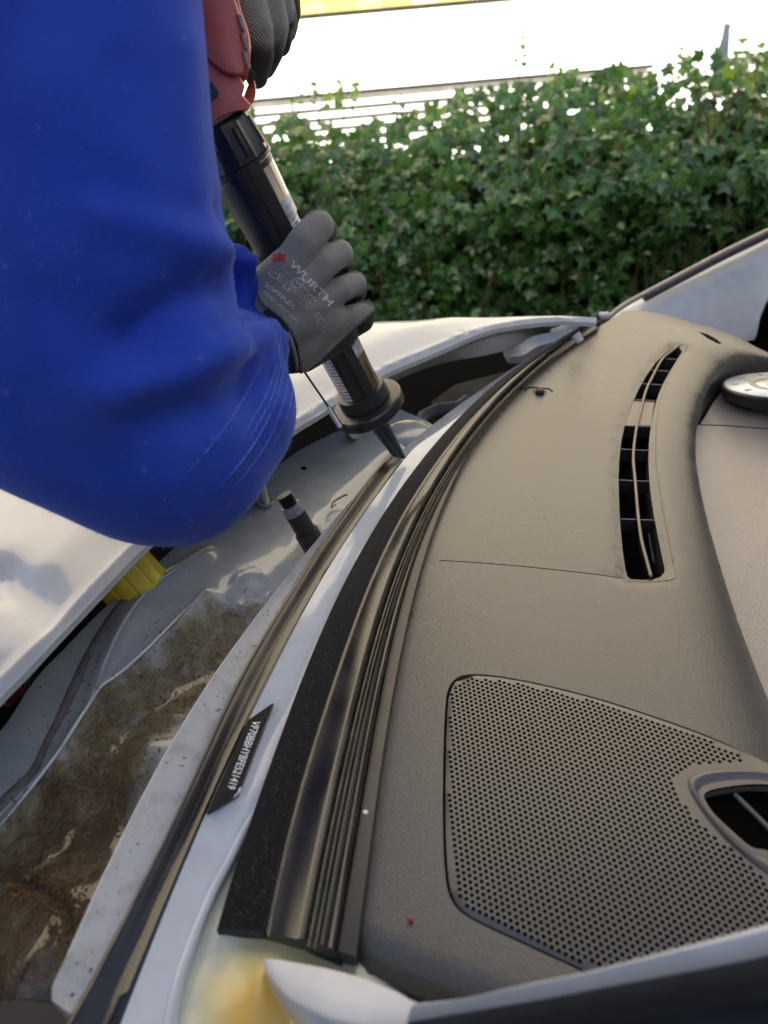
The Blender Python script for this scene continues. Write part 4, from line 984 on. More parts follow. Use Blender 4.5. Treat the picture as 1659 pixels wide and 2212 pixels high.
# ---- hood: rear edge, crown, folded rim
HE = [(-330, 1880), (-100, 1610), (0, 1499), (47, 1452), (108, 1387), (216, 1274), (300, 1187), (400, 1100), (520, 1008), (629, 928), (691, 890), (726, 867), (829, 805), (941, 757), (1045, 712), (1110, 694), (1170, 684), (1230, 679), (1290, 680)]
HF = [(1290, 676), (1212, 673), (1149, 676), (1045, 687), (941, 699), (870, 703), (791, 706), (600, 722), (300, 745), (0, 770), (-500, 800), (-1300, 900), (-2500, 1400), (-2800, 2400), (-900, 2500)]
ZH = 1.03
HEd = dense(HE, 130); houter = [un(x, y, ZH).xy[:] for x, y in np.vstack([HEd, dense(HF, 90)])]
hre = [un(x, y, ZH).xy[:] for x, y in HEd]
hfar = [un(x, y, ZH).xy[:] for x, y in HF[:9]]
crs = [un(x, y, ZH).xy[:] for x, y in ((-400, 1350), (-100, 1290), (0, 1265), (60, 1300), (120, 1355))]
def zhood(P):
    P = np.asarray(P, float); e = pdist(P, hre[::3]); f_ = pdist(P, hfar)
    z = ZH - .003 * np.exp(-(e / .0035) ** 2) + .0015 * np.exp(-((e - .007) / .003) ** 2)
    z -= .010 * np.clip(1 - f_ / .06, 0, 1) ** 2
    z += .016 * (1 - np.exp(-(pdist(P, crs) / .018) ** 2)) * np.clip(e / .05, 0, 1)
    return z
ex = []
L = np.array(hre); nr = np.gradient(L, axis=0); nr = np.stack([nr[:, 1], -nr[:, 0]], 1); nr /= np.linalg.norm(nr, axis=1)[:, None]
for d in (.002, .0035, .0055, .007, .009, .012, .017):
    for sg in (1, -1):
        Q = L + nr * d * sg; ok = pip(Q, houter) & (pdist(Q, houter, True) > d * .8); ex += [tuple(q) for q in Q[ok]]
hood = plate('hood', houter, [], zhood, .012, white, car, skirt=.006, extra=ex)
# hood inner panel, set back below the skin
loft('hood_rear_flange', [(790, 832), (829, 807), (941, 759), (1045, 714), (1110, 696), (1170, 686), (1230, 681)], [(795, 840), (833, 826), (908, 795), (960, 778), (1090, 752), (1160, 716), (1232, 692)], ZH - .006, ZH - .035, [(0, -.004), (0, 0), (.3, -.002), (1, 0), (1, -.004)], 50, mat('hood_inner_paint', (.30, .32, .34), .45, var=.1, vscale=20), car)
inn = [un(x, y, ZH - .02) for x, y in ((-330, 1780), (0, 1400), (262, 1130), (500, 1000), (690, 870), (745, 840), (828, 800), (941, 760), (1045, 722), (1110, 704), (1170, 692), (1200, 688), (900, 710), (0, 900), (-1300, 1300))]
slab('hood_inner_panel', inn, .008, mat('hood_inner_paint', (.30, .32, .34), .45, var=.1, vscale=20))

# ---- car body below, so that nothing hangs in the air
slab('front_wing', [Vector(p) for p in ((-1.3, .12, .95), (.05, .10, .95), (.05, .10, .2), (-1.3, .12, .2))], .03, white)
slab('near_door', [Vector(p) for p in ((.09, .09, .96), (1.3, .09, .96), (1.3, .09, .2), (.09, .09, .2))], .03, white)
slab('far_wing', [Vector(p) for p in ((-1.3, 1.25, .62), (.45, 1.25, .62), (.45, 1.25, .2), (-1.3, 1.25, .2))], .03, white)
rf = [Vector(p) for p in ((.80, .10, 1.52), (.78, .7, 1.56), (.80, 1.30, 1.52), (2.2, 1.30, 1.55), (2.2, .10, 1.55))]
slab('roof', rf, .03, white); slab('headliner', [p - Vector((-.01, 0, .035)) for p in rf], .02, mat('dark_headliner', (.03, .03, .032), .95, var=.1, vscale=20))
slab('far_door_lining', [Vector(p) for p in ((1.15, 1.42, 1.02), (1.2, 1.36, 1.50), (2.2, 1.36, 1.50), (2.2, 1.42, .3), (1.15, 1.42, .3))], .04, mat('dark_headliner', (1, 1, 1)))
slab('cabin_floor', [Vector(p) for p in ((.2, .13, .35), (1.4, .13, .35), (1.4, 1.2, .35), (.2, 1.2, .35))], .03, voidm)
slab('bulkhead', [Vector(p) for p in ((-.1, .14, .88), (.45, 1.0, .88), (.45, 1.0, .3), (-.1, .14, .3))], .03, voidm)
wm = mat('tyre_rubber', (.02, .02, .02), .8, var=.2, vscale=30); rmm = mat('rim_alloy', (.5, .5, .5), .3, .8, var=.1, vscale=20)
wh = empty('wheel', (-.75, .06, .33)); child(wh, car); bpy.context.view_layer.update()
tube('tyre', [Vector((-.75, y, .33)) for y in (-.05, -.04, .14, .15)], [.27, .32, .32, .27], wm, wh, 40); tube('rim', [Vector((-.75, y, .33)) for y in (-.055, -.04, -.02)], [.20, .21, .1], rmm, wh, 24)

# ================================================================== SMALL LOOSE THINGS
deb = []; dcm = mat('dead_leaf_crumb', (.16, .075, .03), .9, var=.5, vscale=200); 
poolA = np.array(pool)
for i in range(1500):
    k = random.random(); a0 = poolA[int(k * (len(poolA) - 1))]; a1 = poolA[int(k * (len(poolA) - 1)) + 1 if int(k * (len(poolA) - 1)) + 1 < len(poolA) else -1]
    q = a0 + (a1 - a0) * random.random() + rng.normal(0, .032, 2)
    if i % 3 == 0: q = np.array(arc[random.randrange(len(arc))]) + rng.normal(0, .008, 2)
    if not pip(np.array([q]), touter2)[0]: continue
    z = float(ztray(np.array([q]))[0]) + .0006; s = random.uniform(.0003, .0013) * (1.6 if random.random() < .1 else 1); an = random.uniform(0, 6.28)
    c_, s_ = math.cos(an), math.sin(an); L = s * random.uniform(1, 2.6)
    p = Vector((q[0], q[1], z)); u = Vector((c_, s_, random.uniform(-.2, .4))) * L; w = Vector((-s_, c_, random.uniform(-.3, .3))) * s * .6; n_ = Vector((0, 0, .0004))
    vs = [p - u, p - u * .2 - w, p + u, p + w + u * .2, p + n_ + n_ * random.random() * 2]
    deb.append((vs, [(0, 1, 4), (1, 2, 4), (2, 3, 4), (3, 0, 4), (3, 2, 1, 0)]))
v, f = merge(deb); o = mk('leaf_debris', v, f, dcm, None, False); tag(o, 'brown crumbs of dead leaves scattered over the dirty scuttle tray', 'debris', kind='stuff')
def crumb(name, x, y, z, r, m, label, seed):
    c = un(x, y, z); rr = random.Random(seed); bm = bmesh.new(); bmesh.ops.create_icosphere(bm, subdivisions=2, radius=r)
    for v_ in bm.verts: v_.co *= rr.uniform(.75, 1.2)
    me = bpy.data.meshes.new(name); bm.to_mesh(me); bm.free(); o = link(name, me, m); o.location = c + Vector((0, 0, r * .6)); tag(o, label, 'crumb')
crumb('foam_crumb', 790, 1763, Z0 + .002, .0028, mat('white_foam', (.8, .8, .8), .8, var=.05, vscale=90), 'tiny white foam crumb on the dark strip beside the dashboard', 1)
crumb('red_crumb', 887, 1988, Z0, .0018, mat('red_crumb_paint', (.30, .06, .04), .7, var=.2, vscale=90), 'tiny red crumb on the dashboard left of the speaker grille', 2)

# ================================================================== CAULKING GUN
tipz = Z0 + .006
dT = proj(un(868, 995, tipz))[2]
ya, yb = 393., 762.; ratio = 1.18
kk_ = 1 / (dT * (1 - (ratio - 1) * (992 - yb) / (yb - ya)))      # inverse depth at yb
def AX(vy):
    x = 539 + (735 - 539) * (vy - ya) / (yb - ya); inv = kk_ * (1 + (ratio - 1) * (yb - vy) / (yb - ya)) if True else 0
    return dp(x, vy, 1 / inv)
# kk_: inverse depth at yb
kk_ = (1 / dT) / (1 + (ratio - 1) * (yb - 992) / (yb - ya))
G0 = AX(245); G1 = AX(880); ga_ = (AX(950) - AX(200)).normalized()
eV = (CAM - AX(560)); eV = (eV - ga_ * eV.dot(ga_)).normalized(); rV = ga_.cross(eV); 
if (RM.transposed() @ rV).x < 0: rV = -rV
print('gun len', (G1 - G0).length, 'depths', proj(G0)[2], proj(G1)[2])
gun = empty('caulking_gun', AX(560)); tag(gun, 'red and black cordless caulking gun with its nozzle on the sealant bead', 'caulking gun')
def gp(c, a, r): return c + (rV * math.cos(a) + eV * math.sin(a)) * r
def lathe(name, prof, m, seg=40, mod=None, par=gun, sharp=35):
    vs = []; fs = []
    for c, r in prof:
        for k in range(seg):
            a_ = 2 * math.pi * k / seg; vs.append(gp(c, a_, r * (mod(a_) if mod else 1)))
    for i in range(len(prof) - 1):
        for k in range(seg): a0 = i * seg + k; b0 = i * seg + (k + 1) % seg; fs.append((a0, b0, b0 + seg, a0 + seg))
    fs.append(tuple(range(seg))); fs.append(tuple((len(prof) - 1) * seg + k for k in range(seg))[::-1])
    o = mk(name, vs, fs, m, None, True, sharp); 
    bm = bmesh.new(); bm.from_mesh(o.data); bmesh.ops.recalc_face_normals(bm, faces=bm.faces); bm.to_mesh(o.data); bm.free(); return child(o, par)
def G(vy, off=0.): return AX(vy) + ga_ * off
# collar: faceted nut with rings
fac12 = lambda a_: 1.0 - .05 * abs(math.sin(a_ * 6)) ** .5
RC = px(74, proj(AX(340))[2]) / 1.12
TP = lambda vy: 1 + .17 * max(0, (762 - vy)) / 369
lathe('collar', [(G(258), RC * .9), (G(263), RC * .98), (G(270), RC * 1.03), (G(338), RC * 1.12), (G(346), RC * 1.12)], gunblk, 72, fac12)
for k in range(8):
    a_ = k * math.pi / 4 + .45
    c0 = gp(G(276), a_, RC * 1.03); c1 = gp(G(334), a_, RC * 1.11); vv, ff = boxmesh((c0 + c1) / 2, (c1 - c0) / 2, (gp(G(280), a_ + .06, RC) - gp(G(280), a_ - .06, RC)) / 2, (gp(G(280), a_, .0012) - G(280)))
    bevel(child(mk('collar_rib', vv, ff, gunblk, None, False), gun), .0006, 1)
lathe('collar_ring', [(G(346), RC * .98), (G(348), RC * 1.13), (G(355), RC * 1.13), (G(357), RC * .98)], gunblk, 60)
lathe('barrel_ring', [(G(358), RC * .95), (G(360), RC * 1.08), (G(372), RC * 1.06), (G(376), RC * .9)], gunblk, 60)
lathe('neck_ring', [(G(244), RC * .80), (G(247), RC * .90), (G(255), RC * .90), (G(258), RC * .82)], mat('grey_ring', (.25, .25, .24), .4, var=.1, vscale=60), 60)
# cartridge: clear sleeve above, printed label below
RT = px(50, proj(AX(762))[2]) / 1.12 * 1.04
lathe('cartridge_tube', [(G(350), RT * TP(350)), (G(470), RT * TP(470))], clear, 48)
def labmat():
    m = bpy.data.materials.new('cartridge_label'); m.use_nodes = True; N = m.node_tree.nodes; L = m.node_tree.links; b = N['Principled BSDF']
    tc = N.new('ShaderNodeTexCoord'); dt = N.new('ShaderNodeVectorMath'); dt.operation = 'DOT_PRODUCT'; L.new(tc.outputs['Object'], dt.inputs[0]); dt.inputs[1].default_value = tuple(ga_ * 1)
    m1 = N.new('ShaderNodeMath'); m1.operation = 'MULTIPLY'; m1.inputs[1].default_value = 260; L.new(dt.outputs['Value'], m1.inputs[0]); fr = N.new('ShaderNodeMath'); fr.operation = 'FRACT'; L.new(m1.outputs[0], fr.inputs[0])
    fl = N.new('ShaderNodeMath'); fl.operation = 'FLOOR'; L.new(m1.outputs[0], fl.inputs[0]); wn = N.new('ShaderNodeTexWhiteNoise'); wn.noise_dimensions = '1D'; L.new(fl.outputs[0], wn.inputs['W'])
    r = N.new('ShaderNodeValToRGB'); L.new(wn.outputs[0], r.inputs[0]); r.color_ramp.interpolation = 'CONSTANT'; e = r.color_ramp.elements; e[0].color = (.45, .06, .07, 1); e[1].position = .4; e[1].color = (.10, .16, .40, 1); x = e.new(.7); x.color = (.25, .27, .30, 1)
    nz = N.new('ShaderNodeTexNoise'); nz.inputs['Scale'].default_value = 700; L.new(tc.outputs['Object'], nz.inputs['Vector'])
    gt = N.new('ShaderNodeMath'); gt.operation = 'LESS_THAN'; gt.inputs[1].default_value = .42; L.new(fr.outputs[0], gt.inputs[0]); g3 = N.new('ShaderNodeMath'); g3.operation = 'GREATER_THAN'; g3.inputs[1].default_value = .44; L.new(nz.outputs[0], g3.inputs[0])
    mm = N.new('ShaderNodeMath'); mm.operation = 'MULTIPLY'; L.new(gt.outputs[0], mm.inputs[0]); L.new(g3.outputs[0], mm.inputs[1])
    mx = N.new('ShaderNodeMixRGB'); L.new(mm.outputs[0], mx.inputs[0]); mx.inputs[1].default_value = (.72, .74, .78, 1); L.new(r.outputs[0], mx.inputs[2]); L.new(mx.outputs[0], b.inputs['Base Color']); b.inputs['Roughness'].default_value = .3; return m
lathe('cartridge_label', [(G(470), RT * .995 * TP(470)), (G(762), RT * .995), (G(838), RT * .995)], labmat(), 48)
# black carriage: trough of two faces with ridges, clear sleeve along the right edge
def arcshell(name, a0, a1, r0, r1, y0, y1, m, par=gun, n=10):
    vs = []; fs = []
    ys = [y0] + ([762] if y0 < 762 < y1 else []) + [y1]
    for yy in ys:
        c = G(yy); q_ = TP(yy)
        for k in range(n): a_ = a0 + (a1 - a0) * k / (n - 1); vs.append(gp(c, a_, r1 * q_))
        for k in range(n): a_ = a1 - (a1 - a0) * k / (n - 1); vs.append(gp(c, a_, r0 * q_))
    N_ = 2 * n
    for w_ in range(len(ys) - 1):
        for k in range(N_): fs.append((w_ * N_ + k, w_ * N_ + (k + 1) % N_, (w_ + 1) * N_ + (k + 1) % N_, (w_ + 1) * N_ + k))
    e_ = (len(ys) - 1) * N_; fs += [tuple(range(N_)), tuple(range(e_ + N_ - 1, e_ - 1, -1))]
    o = mk(name, vs, fs, m, None, True, 35); bm = bmesh.new(); bm.from_mesh(o.data); bmesh.ops.recalc_face_normals(bm, faces=bm.faces); bm.to_mesh(o.data); bm.free(); return child(o, par)
arcshell('carriage', rad(80), rad(118), RT * 1.01, RT * 1.07, 350, 868, gunblk)
arcshell('carriage_rail', rad(60), rad(84), RT * 1.00, RT * 1.16, 350, 868, gunblk, n=5)
arcshell('carriage_rail', rad(112), rad(119), RT * 1.00, RT * 1.13, 350, 868, gunblk, n=5)
arcshell('carriage', rad(119), rad(205), RT * 1.01, RT * 1.06, 350, 640, blackp)
arcshell('carriage_rail', rad(255), rad(290), RT * 1.00, RT * 1.15, 350, 868, gunblk, n=5)
arcshell('clear_sleeve', rad(-25), rad(58), RT * 1.02, RT * 1.06, 356, 470, mat('amber_sleeve', (.50, .40, .25), .15, var=.7, vscale=8, stretch=(5, .2, .2), coat=.6), n=8)
arcshell('sleeve_label', rad(-25), rad(58), RT * 1.02, RT * 1.065, 442, 480, mat('silver_label', (.45, .47, .50), .3, var=.4, vscale=150), n=8)
arcshell('clear_sleeve', rad(-20), rad(58), RT * 1.02, RT * 1.06, 765, 866, mat('amber_sleeve_dark', (.10, .075, .035), .15, var=.8, vscale=9, stretch=(5, .2, .2), coat=.6), n=8)
arcshell('sleeve_label', rad(-10), rad(58), RT * 1.02, RT * 1.065, 715, 770, mat('silver_label', (1, 1, 1)), n=8)
arcshell('red_mark', rad(-25), rad(-8), RT * 1.06, RT * 1.08, 768, 785, redd, n=4)
# front flange and cup
RF = px(79, proj(AX(880))[2])
lathe('cup', [(G(838), RT * 1.0), (G(840), RT * 1.22), (G(862), RT * 1.28), (G(866), RT * 1.2)], gunblk, 48)
lathe('front_flange', [(G(864), RT * 1.1), (G(866), RF * .96), (G(869), RF), (G(884), RF * 1.0), (G(888), RF * .93), (G(896), RT * 1.1), (G(898), RT * .6)], gunblk, 64)
# nozzle with a slanted tip
nb0 = G(893); nt0 = un(866, 992, tipz); nax = (nt0 - nb0).normalized()
noz = []
for t, r in ((0, .0118), (.10, .0112), (.11, .0100), (.5, .0082), (1.0, .0062)): noz.append((nb0.lerp(nt0, t), r))
vs = []; fs = []; seg = 28
sN = nax.orthogonal().normalized(); tN = nax.cross(sN); lv = (RM @ Vector((-1, -.1, 0)))
for i, (c, r) in enumerate(noz):
    for k in range(seg):
        a_ = 2 * math.pi * k / seg; o_v = sN * math.cos(a_) + tN * math.sin(a_); p = c + o_v * r
        if i == len(noz) - 1: p -= nax * max(0, .5 + .5 * o_v.dot(lv)) * .014
        vs.append(p)
for i in range(len(noz) - 1):
    for k in range(seg): a0 = i * seg + k; b0 = i * seg + (k + 1) % seg; fs.append((a0, b0, b0 + seg, a0 + seg))
fs.append(tuple((len(noz) - 1) * seg + k for k in range(seg)))
child(mk('nozzle', vs, fs, nozm, None, True, 35), gun)
lathe('nozzle_nut', [(G(893), .0145), (G(903), .0135)], mat('translucent_nut', (.30, .33, .36), .3, var=.2, vscale=90), 24)
# guide rod on the left
rA = dp(652, 795, proj(G(790))[2] - .01); rB = dp(710, 880, proj(G(862))[2] - .012); rC = dp(736, 923, proj(G(875))[2] - .016)
tube('guide_rod', [rA, rB], .0011, steel, gun, 8); tube('rod_end', [rB, rC], .0028, metal, gun, 12)
# red motor head
dM = proj(G0)[2] + .0
hd = lambda x, y, d=0: dp(x, y, dM + d)
def lump(name, pts, r, m, dist, th, rnd=.004):
    """thick moulded plate: outline at a distance from the eye, given a real thickness"""
    P = [hd(x, y, dist) for x, y in (smoothclosed(pts, 60) if r else pts)]; nrm = (CAM - P[0]).normalized(); n = len(P); c = sum(P, Vector()) / n
    vs = []; fs = []; lv_ = [(1.0, -th), (1.0, 0), (1 - rnd / .05, rnd * .8), (1 - rnd / .03, rnd)]
    for s, h in lv_: vs += [c + (p - c) * s + nrm * h for p in P]
    for i in range(len(lv_) - 1):
        for k in range(n): a0 = i * n + k; b0 = i * n + (k + 1) % n; fs.append((a0, b0, b0 + n, a0 + n))
    fs.append(tuple((len(lv_) - 1) * n + k for k in range(n))); fs.append(tuple(range(n))[::-1])
    o = mk(name, vs, fs, m, None, True, 40); bm = bmesh.new(); bm.from_mesh(o.data); bmesh.ops.recalc_face_normals(bm, faces=bm.faces); bm.to_mesh(o.data); bm.free(); return child(o, gun)
lump('motor_housing', [(430, -60), (500, -60), (522, 20), (540, 80), (540, 140), (528, 178), (500, 185), (460, 165), (430, 130), (395, 60)], 1, redd, -.012, .05, .004)
lump('housing_cover', [(440, -60), (492, -60), (512, 10), (528, 60), (534, 110), (532, 150), (520, 163), (490, 158), (460, 135), (436, 100), (418, 40)], 1, redp, -.024, .012, .003)
lump('housing_neck', [(420, 110), (470, 140), (520, 168), (530, 185), (524, 205), (542, 226), (538, 238), (512, 240), (478, 252), (456, 266), (430, 275)], 0, redp, -.018, .045, .003)
lump('dark_window', [(425, 165), (458, 178), (474, 200), (470, 208), (440, 222), (425, 220)], 0, mat('grey_screen', (.05, .06, .07), .4, var=.4, vscale=60), -.022, .006, .0008)
lump('trigger', [(538, 180), (548, 172), (553, 190), (551, 212), (535, 235), (526, 215), (530, 198)], 1, redp, .004, .02, .003)
for k, (x, y) in enumerate(((524, 52), (531, 92), (535, 130))):
    lump('vent_fin', [(x - 10, y - 22), (x - 3, y - 20), (x + 7, y + 12), (x + 5, y + 20), (x - 2, y + 6)], 0, mat('grey_rubber_fin', (.28, .24, .23), .5, var=.2, vscale=80), -.030 + .001 * k, .008, .001)
    lump('vent_slot', [(x - 14, y - 20), (x - 11, y - 20), (x - 1, y + 12), (x + 2, y + 24), (x - 4, y + 10)], 0, redd, -.0285, .006, .0006)
lump('black_clip', [(535, 165), (545, 150), (552, 160), (548, 178), (538, 180)], 0, blackp, -.005, .012, .001)
tube('pistol_grip', [hd(500, 20, .02), hd(560, -160, .05), hd(600, -420, .06)], [.022, .019, .021], gunblk, gun, 20)

# ================================================================== PERSON
person = empty('person', (-.95, -.15, 0)); tag(person, 'person in a blue sweatshirt and grey gloves leaning over the car, laying sealant', 'person')
def spp(x, y, d, r): return dp(x, y, d), px(r, d)
def knit(name, col, col2, sc, bump, sheen, rough=.9):
    m = mat(name, col, rough, var=.0, col2=col2, vscale=9, bump=bump, bscale=sc, bdist=.0012, sheen=sheen, spec=.15); return m
def bluemat():
    m = bpy.data.materials.new('blue_sweatshirt_cotton'); m.use_nodes = True; N = m.node_tree.nodes; L = m.node_tree.links; b = N['Principled BSDF']
    tc = N.new('ShaderNodeTexCoord'); n = N.new('ShaderNodeTexNoise'); n.inputs['Scale'].default_value = 12; n.inputs['Detail'].default_value = 8; L.new(tc.outputs['Object'], n.inputs['Vector'])
    r = N.new('ShaderNodeValToRGB'); L.new(n.outputs[0], r.inputs[0]); e = r.color_ramp.elements; e[0].position = .3; e[0].color = (.016, .046, .36, 1); e[1].position = .75; e[1].color = (.032, .074, .47, 1)
    sp_ = N.new('ShaderNodeTexNoise'); sp_.inputs['Scale'].default_value = 170; sp_.inputs['Detail'].default_value = 1; L.new(tc.outputs['Object'], sp_.inputs['Vector'])
    r2 = N.new('ShaderNodeValToRGB'); L.new(sp_.outputs[0], r2.inputs[0]); r2.color_ramp.elements[0].position = .72; r2.color_ramp.elements[1].position = .80; r2.color_ramp.elements[1].color = (.5, .5, .5, 1)
    mx = N.new('ShaderNodeMixRGB'); L.new(r2.outputs[0], mx.inputs[0]); L.new(r.outputs[0], mx.inputs[1]); mx.inputs[2].default_value = (.11, .16, .46, 1)
    L.new(mx.outputs[0], b.inputs['Base Color']); b.inputs['Roughness'].default_value = .95; b.inputs['Sheen Weight'].default_value = .45; b.inputs['Sheen Roughness'].default_value = .4; b.inputs['Sheen Tint'].default_value = (.35, .45, 1, 1); b.inputs['Specular IOR Level'].default_value = .1
    n3 = N.new('ShaderNodeTexNoise'); n3.inputs['Scale'].default_value = 900; n3.inputs['Detail'].default_value = 3; L.new(tc.outputs['Object'], n3.inputs['Vector'])
    wv = N.new('ShaderNodeTexWave'); wv.inputs['Scale'].default_value = 190; wv.inputs['Distortion'].default_value = 2; wv.inputs['Detail'].default_value = 2; L.new(tc.outputs['Object'], wv.inputs['Vector'])
    ad = N.new('ShaderNodeMath'); ad.operation = 'ADD'; L.new(n3.outputs[0], ad.inputs[0]); ad.inputs[1].default_value = 0
    bp = N.new('ShaderNodeBump'); bp.inputs['Strength'].default_value = .35; bp.inputs['Distance'].default_value = .0006; L.new(ad.outputs[0], bp.inputs['Height']); L.new(bp.outputs[0], b.inputs['Normal']); return m
blue = bluemat()
ch = [(150, -420, .46, 190), (200, -200, .45, 222), (195, 60, .45, 245), (196, 300, .455, 265), (215, 560, .465, 285), (245, 780, .48, 285), (320, 930, .50, 235), (370, 972, .52, 212)]
caps = []
for a_, b_ in zip(ch[:-1], ch[1:]):
    p0_, r0_ = spp(*a_); p1_, r1_ = spp(*b_); caps.append((p0_, r0_, p1_, r1_))
fore = [(375, 965, .52, 212), (420, 880, .545, 222), (474, 803, .57, 154), (518, 748, .595, 90), (528, 716, .61, 66)]
for a_, b_ in zip(fore[:-1], fore[1:]):
    p0_, r0_ = spp(*a_); p1_, r1_ = spp(*b_); caps.append((p0_, r0_, p1_, r1_))
for a_, b_ in (((120, 860, .48, 225), (330, 960, .50, 222)), ((510, 560, .575, 44), (520, 640, .59, 50)), ((-60, 780, .47, 235), (140, 850, .48, 235)), ((400, 965, .53, 195), (470, 900, .55, 170))):
    p0_, r0_ = spp(*a_); p1_, r1_ = spp(*b_); caps.append((p0_, r0_, p1_, r1_))
# folds: raised (+) and sunk (-) creases of the cloth: (points, height, width in layout units)
folds = [([(560, 575), (480, 545), (400, 520), (310, 490), (220, 470)], .006, 48), ([(575, 635), (510, 618), (430, 630), (350, 670), (280, 720)], -.012, 46), ([(560, 600), (520, 590), (470, 590)], -.004, 16),
         ([(610, 720), (560, 728), (480, 765), (400, 800), (310, 830), (220, 850)], .008, 46), ([(600, 810), (530, 845), (440, 885), (340, 905)], -.008, 44), ([(560, 690), (520, 690), (460, 710)], -.003, 14), ([(590, 760), (550, 780), (500, 812)], -.003, 12),
         ([(590, 660), (575, 730), (545, 820), (500, 900), (430, 990), (370, 1050)], .0022, 4), ([(618, 720), (612, 800), (590, 880), (540, 970), (470, 1060)], .0026, 5), ([(628, 740), (624, 820), (604, 900), (570, 970)], .0022, 4),
         ([(606, 700), (598, 780), (572, 860)], .002, 4), ([(636, 780), (632, 860), (612, 920)], .0018, 4), ([(478, 440), (500, 500), (530, 540)], -.006, 16), ([(100, 650), (200, 720), (330, 740)], -.003, 60), ([(60, 1000), (200, 1040), (330, 1040)], .003, 60),
         ([(400, 100), (405, 250), (415, 400)], .003, 40), ([(250, 150), (240, 350), (270, 480)], -.003, 60)]
def disp_shirt(me):
    n = len(me.vertices); co = np.empty(n * 3); me.vertices.foreach_get('co', co); co = co.reshape(-1, 3); nr = np.empty(n * 3); me.vertices.foreach_get('normal', nr); nr = nr.reshape(-1, 3)
    R = np.array(RM); c = (co - np.array(CAM)) @ R; q = np.stack([829.5 + FV * c[:, 0] / -c[:, 2], 1106 - FV * c[:, 1] / -c[:, 2]], 1)
    face = np.clip(((np.array(CAM) - co) / np.linalg.norm(np.array(CAM) - co, axis=1)[:, None] * nr).sum(1) * 2.5 + .4, 0, 1)
    h = np.zeros(n)
    for pts, a_, w_ in folds:
        d = pdist(q, dense(pts, 24)); h += a_ * np.exp(-(d / w_) ** 2) * face
    h += np.array([.0012 * noise.noise(Vector(p) * 14) + .0005 * noise.noise(Vector(p) * 30) for p in co])
    me.vertices.foreach_set('co', (co + nr * h[:, None]).ravel()); me.update()
# torso, neck and the far arm carry on outside the picture
sh = spp(150, -420, .46, 190)[0]
TOR = [((-.95, -.12, 1.02), .17, (-.78, .02, 1.35), .18), ((-.78, .02, 1.35), .18, (-.52, .22, 1.66), .15), ((-.52, .22, 1.66), .12, tuple(sh), .075), ((-.48, .42, 1.70), .10, (-.30, .62, 1.72), .065), ((-.30, .62, 1.72), .065, tuple(dp(600, -560, .60)), .045)]
caps_s = caps + [(Vector(a_), b_, Vector(c_), d_) for a_, b_, c_, d_ in TOR]
shirt = blob('sweatshirt', caps_s, .0055, 12, blue, person, disp_shirt)
bs_ = bvh_of([shirt]); sm_ = mat('blue_seam_thread', (.06, .11, .50), .9, var=.2, vscale=300)
for k_, pts in enumerate(([(590, 668), (582, 720), (560, 790), (520, 870), (455, 965), (385, 1040)], [(618, 735), (612, 800), (590, 880), (545, 965), (470, 1060)], [(627, 760), (622, 825), (602, 900), (566, 975), (500, 1060)], [(607, 715), (598, 780), (574, 855), (520, 950)], [(633, 785), (630, 860), (612, 920), (580, 985)], [(612, 725), (606, 790), (583, 868), (535, 955)])):
    pl_ = []
    for x_, y_ in dense(pts, 60):
        r_ = ray(x_, y_).normalized(); h_ = bs_.ray_cast(CAM, r_)
        if h_[0] is not None and h_[3] < .9: pl_.append(h_[0] - r_ * .0001)
    if len(pl_) > 5:
        q_ = np.array([tuple(p) for p in pl_])
        for _ in range(6): q_[1:-1] = .25 * q_[:-2] + .5 * q_[1:-1] + .25 * q_[2:]
        tube('seam', [Vector(p) for p in q_], [.0007 * min(1, i * .2, (len(q_) - 1 - i) * .08) + .00005 for i in range(len(q_))], sm_, shirt, 6)
fz = []; me_ = shirt.data; fcs = list(me_.polygons); rr_ = random.Random(5)
cand = []
for p_ in fcs:
    a_ = proj(p_.center)
    if -30 < a_[0] < 680 and -30 < a_[1] < 1230 and a_[2] > 0 and p_.normal.dot((CAM - p_.center).normalized()) > -.25: cand.append(p_)
for k in range(9000):
    p_ = rr_.choice(cand); c_ = p_.center + Vector((rr_.uniform(-1, 1), rr_.uniform(-1, 1), rr_.uniform(-1, 1))) * .0025; n_ = p_.normal; t_ = Vector((rr_.gauss(0, 1), rr_.gauss(0, 1), rr_.gauss(0, 1))).normalized()
    L_ = rr_.uniform(.0008, .0028); w_ = t_.cross(n_).normalized() * .00005; c_ = c_ - n_ * (c_ - p_.center).dot(n_)
    q0 = c_; q1 = c_ + n_ * L_ * .6 + t_ * L_ * .3; q2 = c_ + n_ * L_ * .8 + t_ * L_ * .9
    fz.append(([q0 - w_, q0 + w_, q1 + w_, q1 - w_, q2], [(0, 1, 2, 3), (3, 2, 4)]))
v, f = merge(fz); o = child(mk('fuzz', v, f, mat('blue_fuzz', (.10, .16, .48), .9, var=.4, vscale=60), None, False), shirt); tag(o, kind='stuff')
